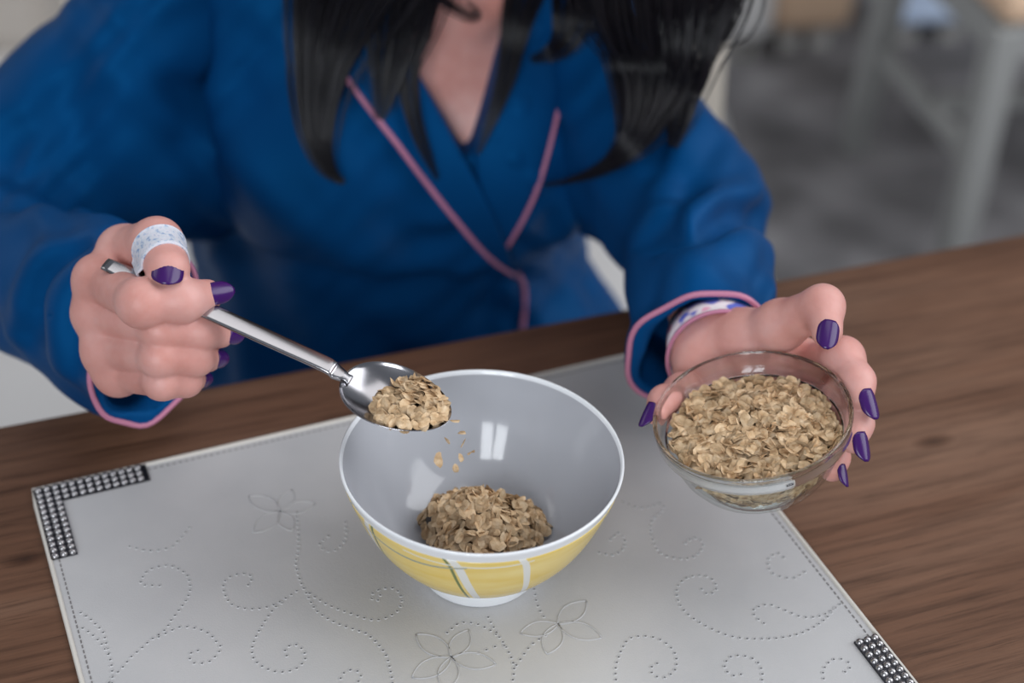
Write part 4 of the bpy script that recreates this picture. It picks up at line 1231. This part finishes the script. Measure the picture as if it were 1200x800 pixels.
# ------------------------------------------------------------------ the chair she sits on
def white_chair(loc, rz_, label, group=None, w_=.46, dp=.44, seat_mat=None, wood_mat=None, hgt=.94, sh=.462, cat='chair', lw=.034, panel=True):
    c = empty('dining_chair', loc, rz_); tag(c, label, cat, group); wm = wood_mat or M['white_paint']
    hw, hd = w_ / 2, dp / 2
    for s in (-1, 1):
        V, Fc = bar((s * hw, -hd, 0), (s * hw, -hd, sh - .05), lw, lw); bevel(put('leg', mesh('leg', V, Fc), wm, c, False, False), .004)
        V, Fc = join([bar((s * hw, hd + .05, 0), (s * hw, hd, sh - .03), lw, lw), bar((s * hw, hd, sh - .04), (s * hw, hd + .075, hgt), lw, lw * .9)]); bevel(put('leg', mesh('leg', V, Fc), wm, c, False, False), .004)
        V, Fc = bar((s * hw, -hd, .20), (s * hw, hd + .03, .20), .020, .026); put('stretcher', mesh('stretcher', V, Fc), wm, c, False, False)
    V, Fc = bar((-hw, 0, .20), (hw, 0, .20), .020, .026); put('stretcher', mesh('stretcher', V, Fc), wm, c, False, False)
    V, Fc = join([bar((-hw, -hd, sh - .07), (hw, -hd, sh - .07), .022, .05), bar((-hw, hd, sh - .07), (hw, hd, sh - .07), .022, .05), bar((-hw, -hd, sh - .07), (-hw, hd, sh - .07), .022, .05), bar((hw, -hd, sh - .07), (hw, hd, sh - .07), .022, .05)])
    put('seat_frame', mesh('seat_frame', V, Fc), wm, c, False, False)
    bevel(put('seat', mesh('seat', *box(-hw - .012, hw + .012, -hd - .018, hd - .020, sh - .045, sh)), seat_mat or M['seat_white'], c, True, False), .016, 4)
    V, Fc = bar((-hw, hd + .072, hgt - .05), (hw, hd + .072, hgt - .05), .024, .085, (0, 1, 0)); bevel(put('top_rail', mesh('top_rail', V, Fc), wm, c, False, False), .008, 3)
    for z in (.57, .69, .80):
        V, Fc = bar((-hw, hd + .075 * (z - sh) / (hgt - sh), z), (hw, hd + .075 * (z - sh) / (hgt - sh), z), .016, .045, (0, 1, 0)); bevel(put('back_slat', mesh('back_slat', V, Fc), wm, c, False, False), .005)
    return c


q = BC + BV * .005 + BU * .032
white_chair((q[0], q[1], 0), BYAW, 'white wooden dining chair the person in blue sits on', w_=.57, dp=.44, wood_mat=M['cream_paint'], sh=.435)

# ------------------------------------------------------------------ behind: chairs on the rug, cabinet, seats
a = math.radians(13); p = np.array([.615, 2.21, .0125])
white_chair((p[0] + .215 * math.cos(a), p[1] + .215 * math.sin(a), .0125), a, 'grey white wooden chair on the grey rug past the right end of the table', w_=.43, dp=.34, lw=.042, wood_mat=M['grey_paint'], seat_mat=M['beige'])

p = on_z(62, 66, 0); cb = empty('cabinet', (p[0], p[1], 0), math.radians(6)); tag(cb, 'cream drawer cabinet on the pale floor behind the left shoulder', 'cabinet')
V, Fc = box(-1.2, 0, 0.012, .42, .0, .80); put('body', mesh('body', V, Fc), M['cabinet'], cb, False, False)
put('top', mesh('top', *box(-1.22, .02, -.01, .44, .80, .825)), M['cabinet'], cb, False, False)
for i in range(3):
    for j in range(2):
        z0, z1 = [(.03, .125), (.15, .45), (.475, .78)][i]
        d = bevel(put('drawer', mesh('drawer', *box(-1.18 + j * .59, -.61 + j * .59, -.008, .012, z0, z1)), M['cabinet'], cb, False, False), .004)
        V, Fc = tube([(-.95 + j * .59, -.010, (z0 + z1) / 2), (-.94 + j * .59, -.03, (z0 + z1) / 2), (-.84 + j * .59, -.03, (z0 + z1) / 2), (-.83 + j * .59, -.010, (z0 + z1) / 2)], .005, 8); put('handle', mesh('handle', V, Fc), M['steel'], d, True, False)


def pouf(name, px, py, wx, wy, h, m, label, cat, rz_=.2):
    p = on_z(px, py, .012); c = empty(name, (p[0], p[1], .012), rz_); tag(c, label, cat)
    bevel(put('cushion', mesh('cushion', *box(-wx / 2, wx / 2, 0, wy, .045, h)), m, c, True, False), .03, 4)
    for sx in (-1, 1):
        for y in (.05, wy - .05): put('foot', mesh('foot', *box(sx * (wx / 2 - .05) - .018, sx * (wx / 2 - .05) + .018, y - .018, y + .018, 0, .047)), M['white_paint'], c, False, False)
    return c


pouf('footstool', 948, 66, .16, .30, .40, M['beige'], 'beige upholstered footstool beyond the far edge of the rug', 'stool')
pouf('storage_box', 876, 80, .09, .30, .42, M['seat_white'], 'white upholstered box beside the beige footstool', 'box')
pouf('glint_block', 1094, 58, .19, .15, .09, M['pale_blue'], 'pale blue low block standing in for a window reflection behind the grey white chair', 'cushion')  # added block, its pale blue stands in for reflected window light
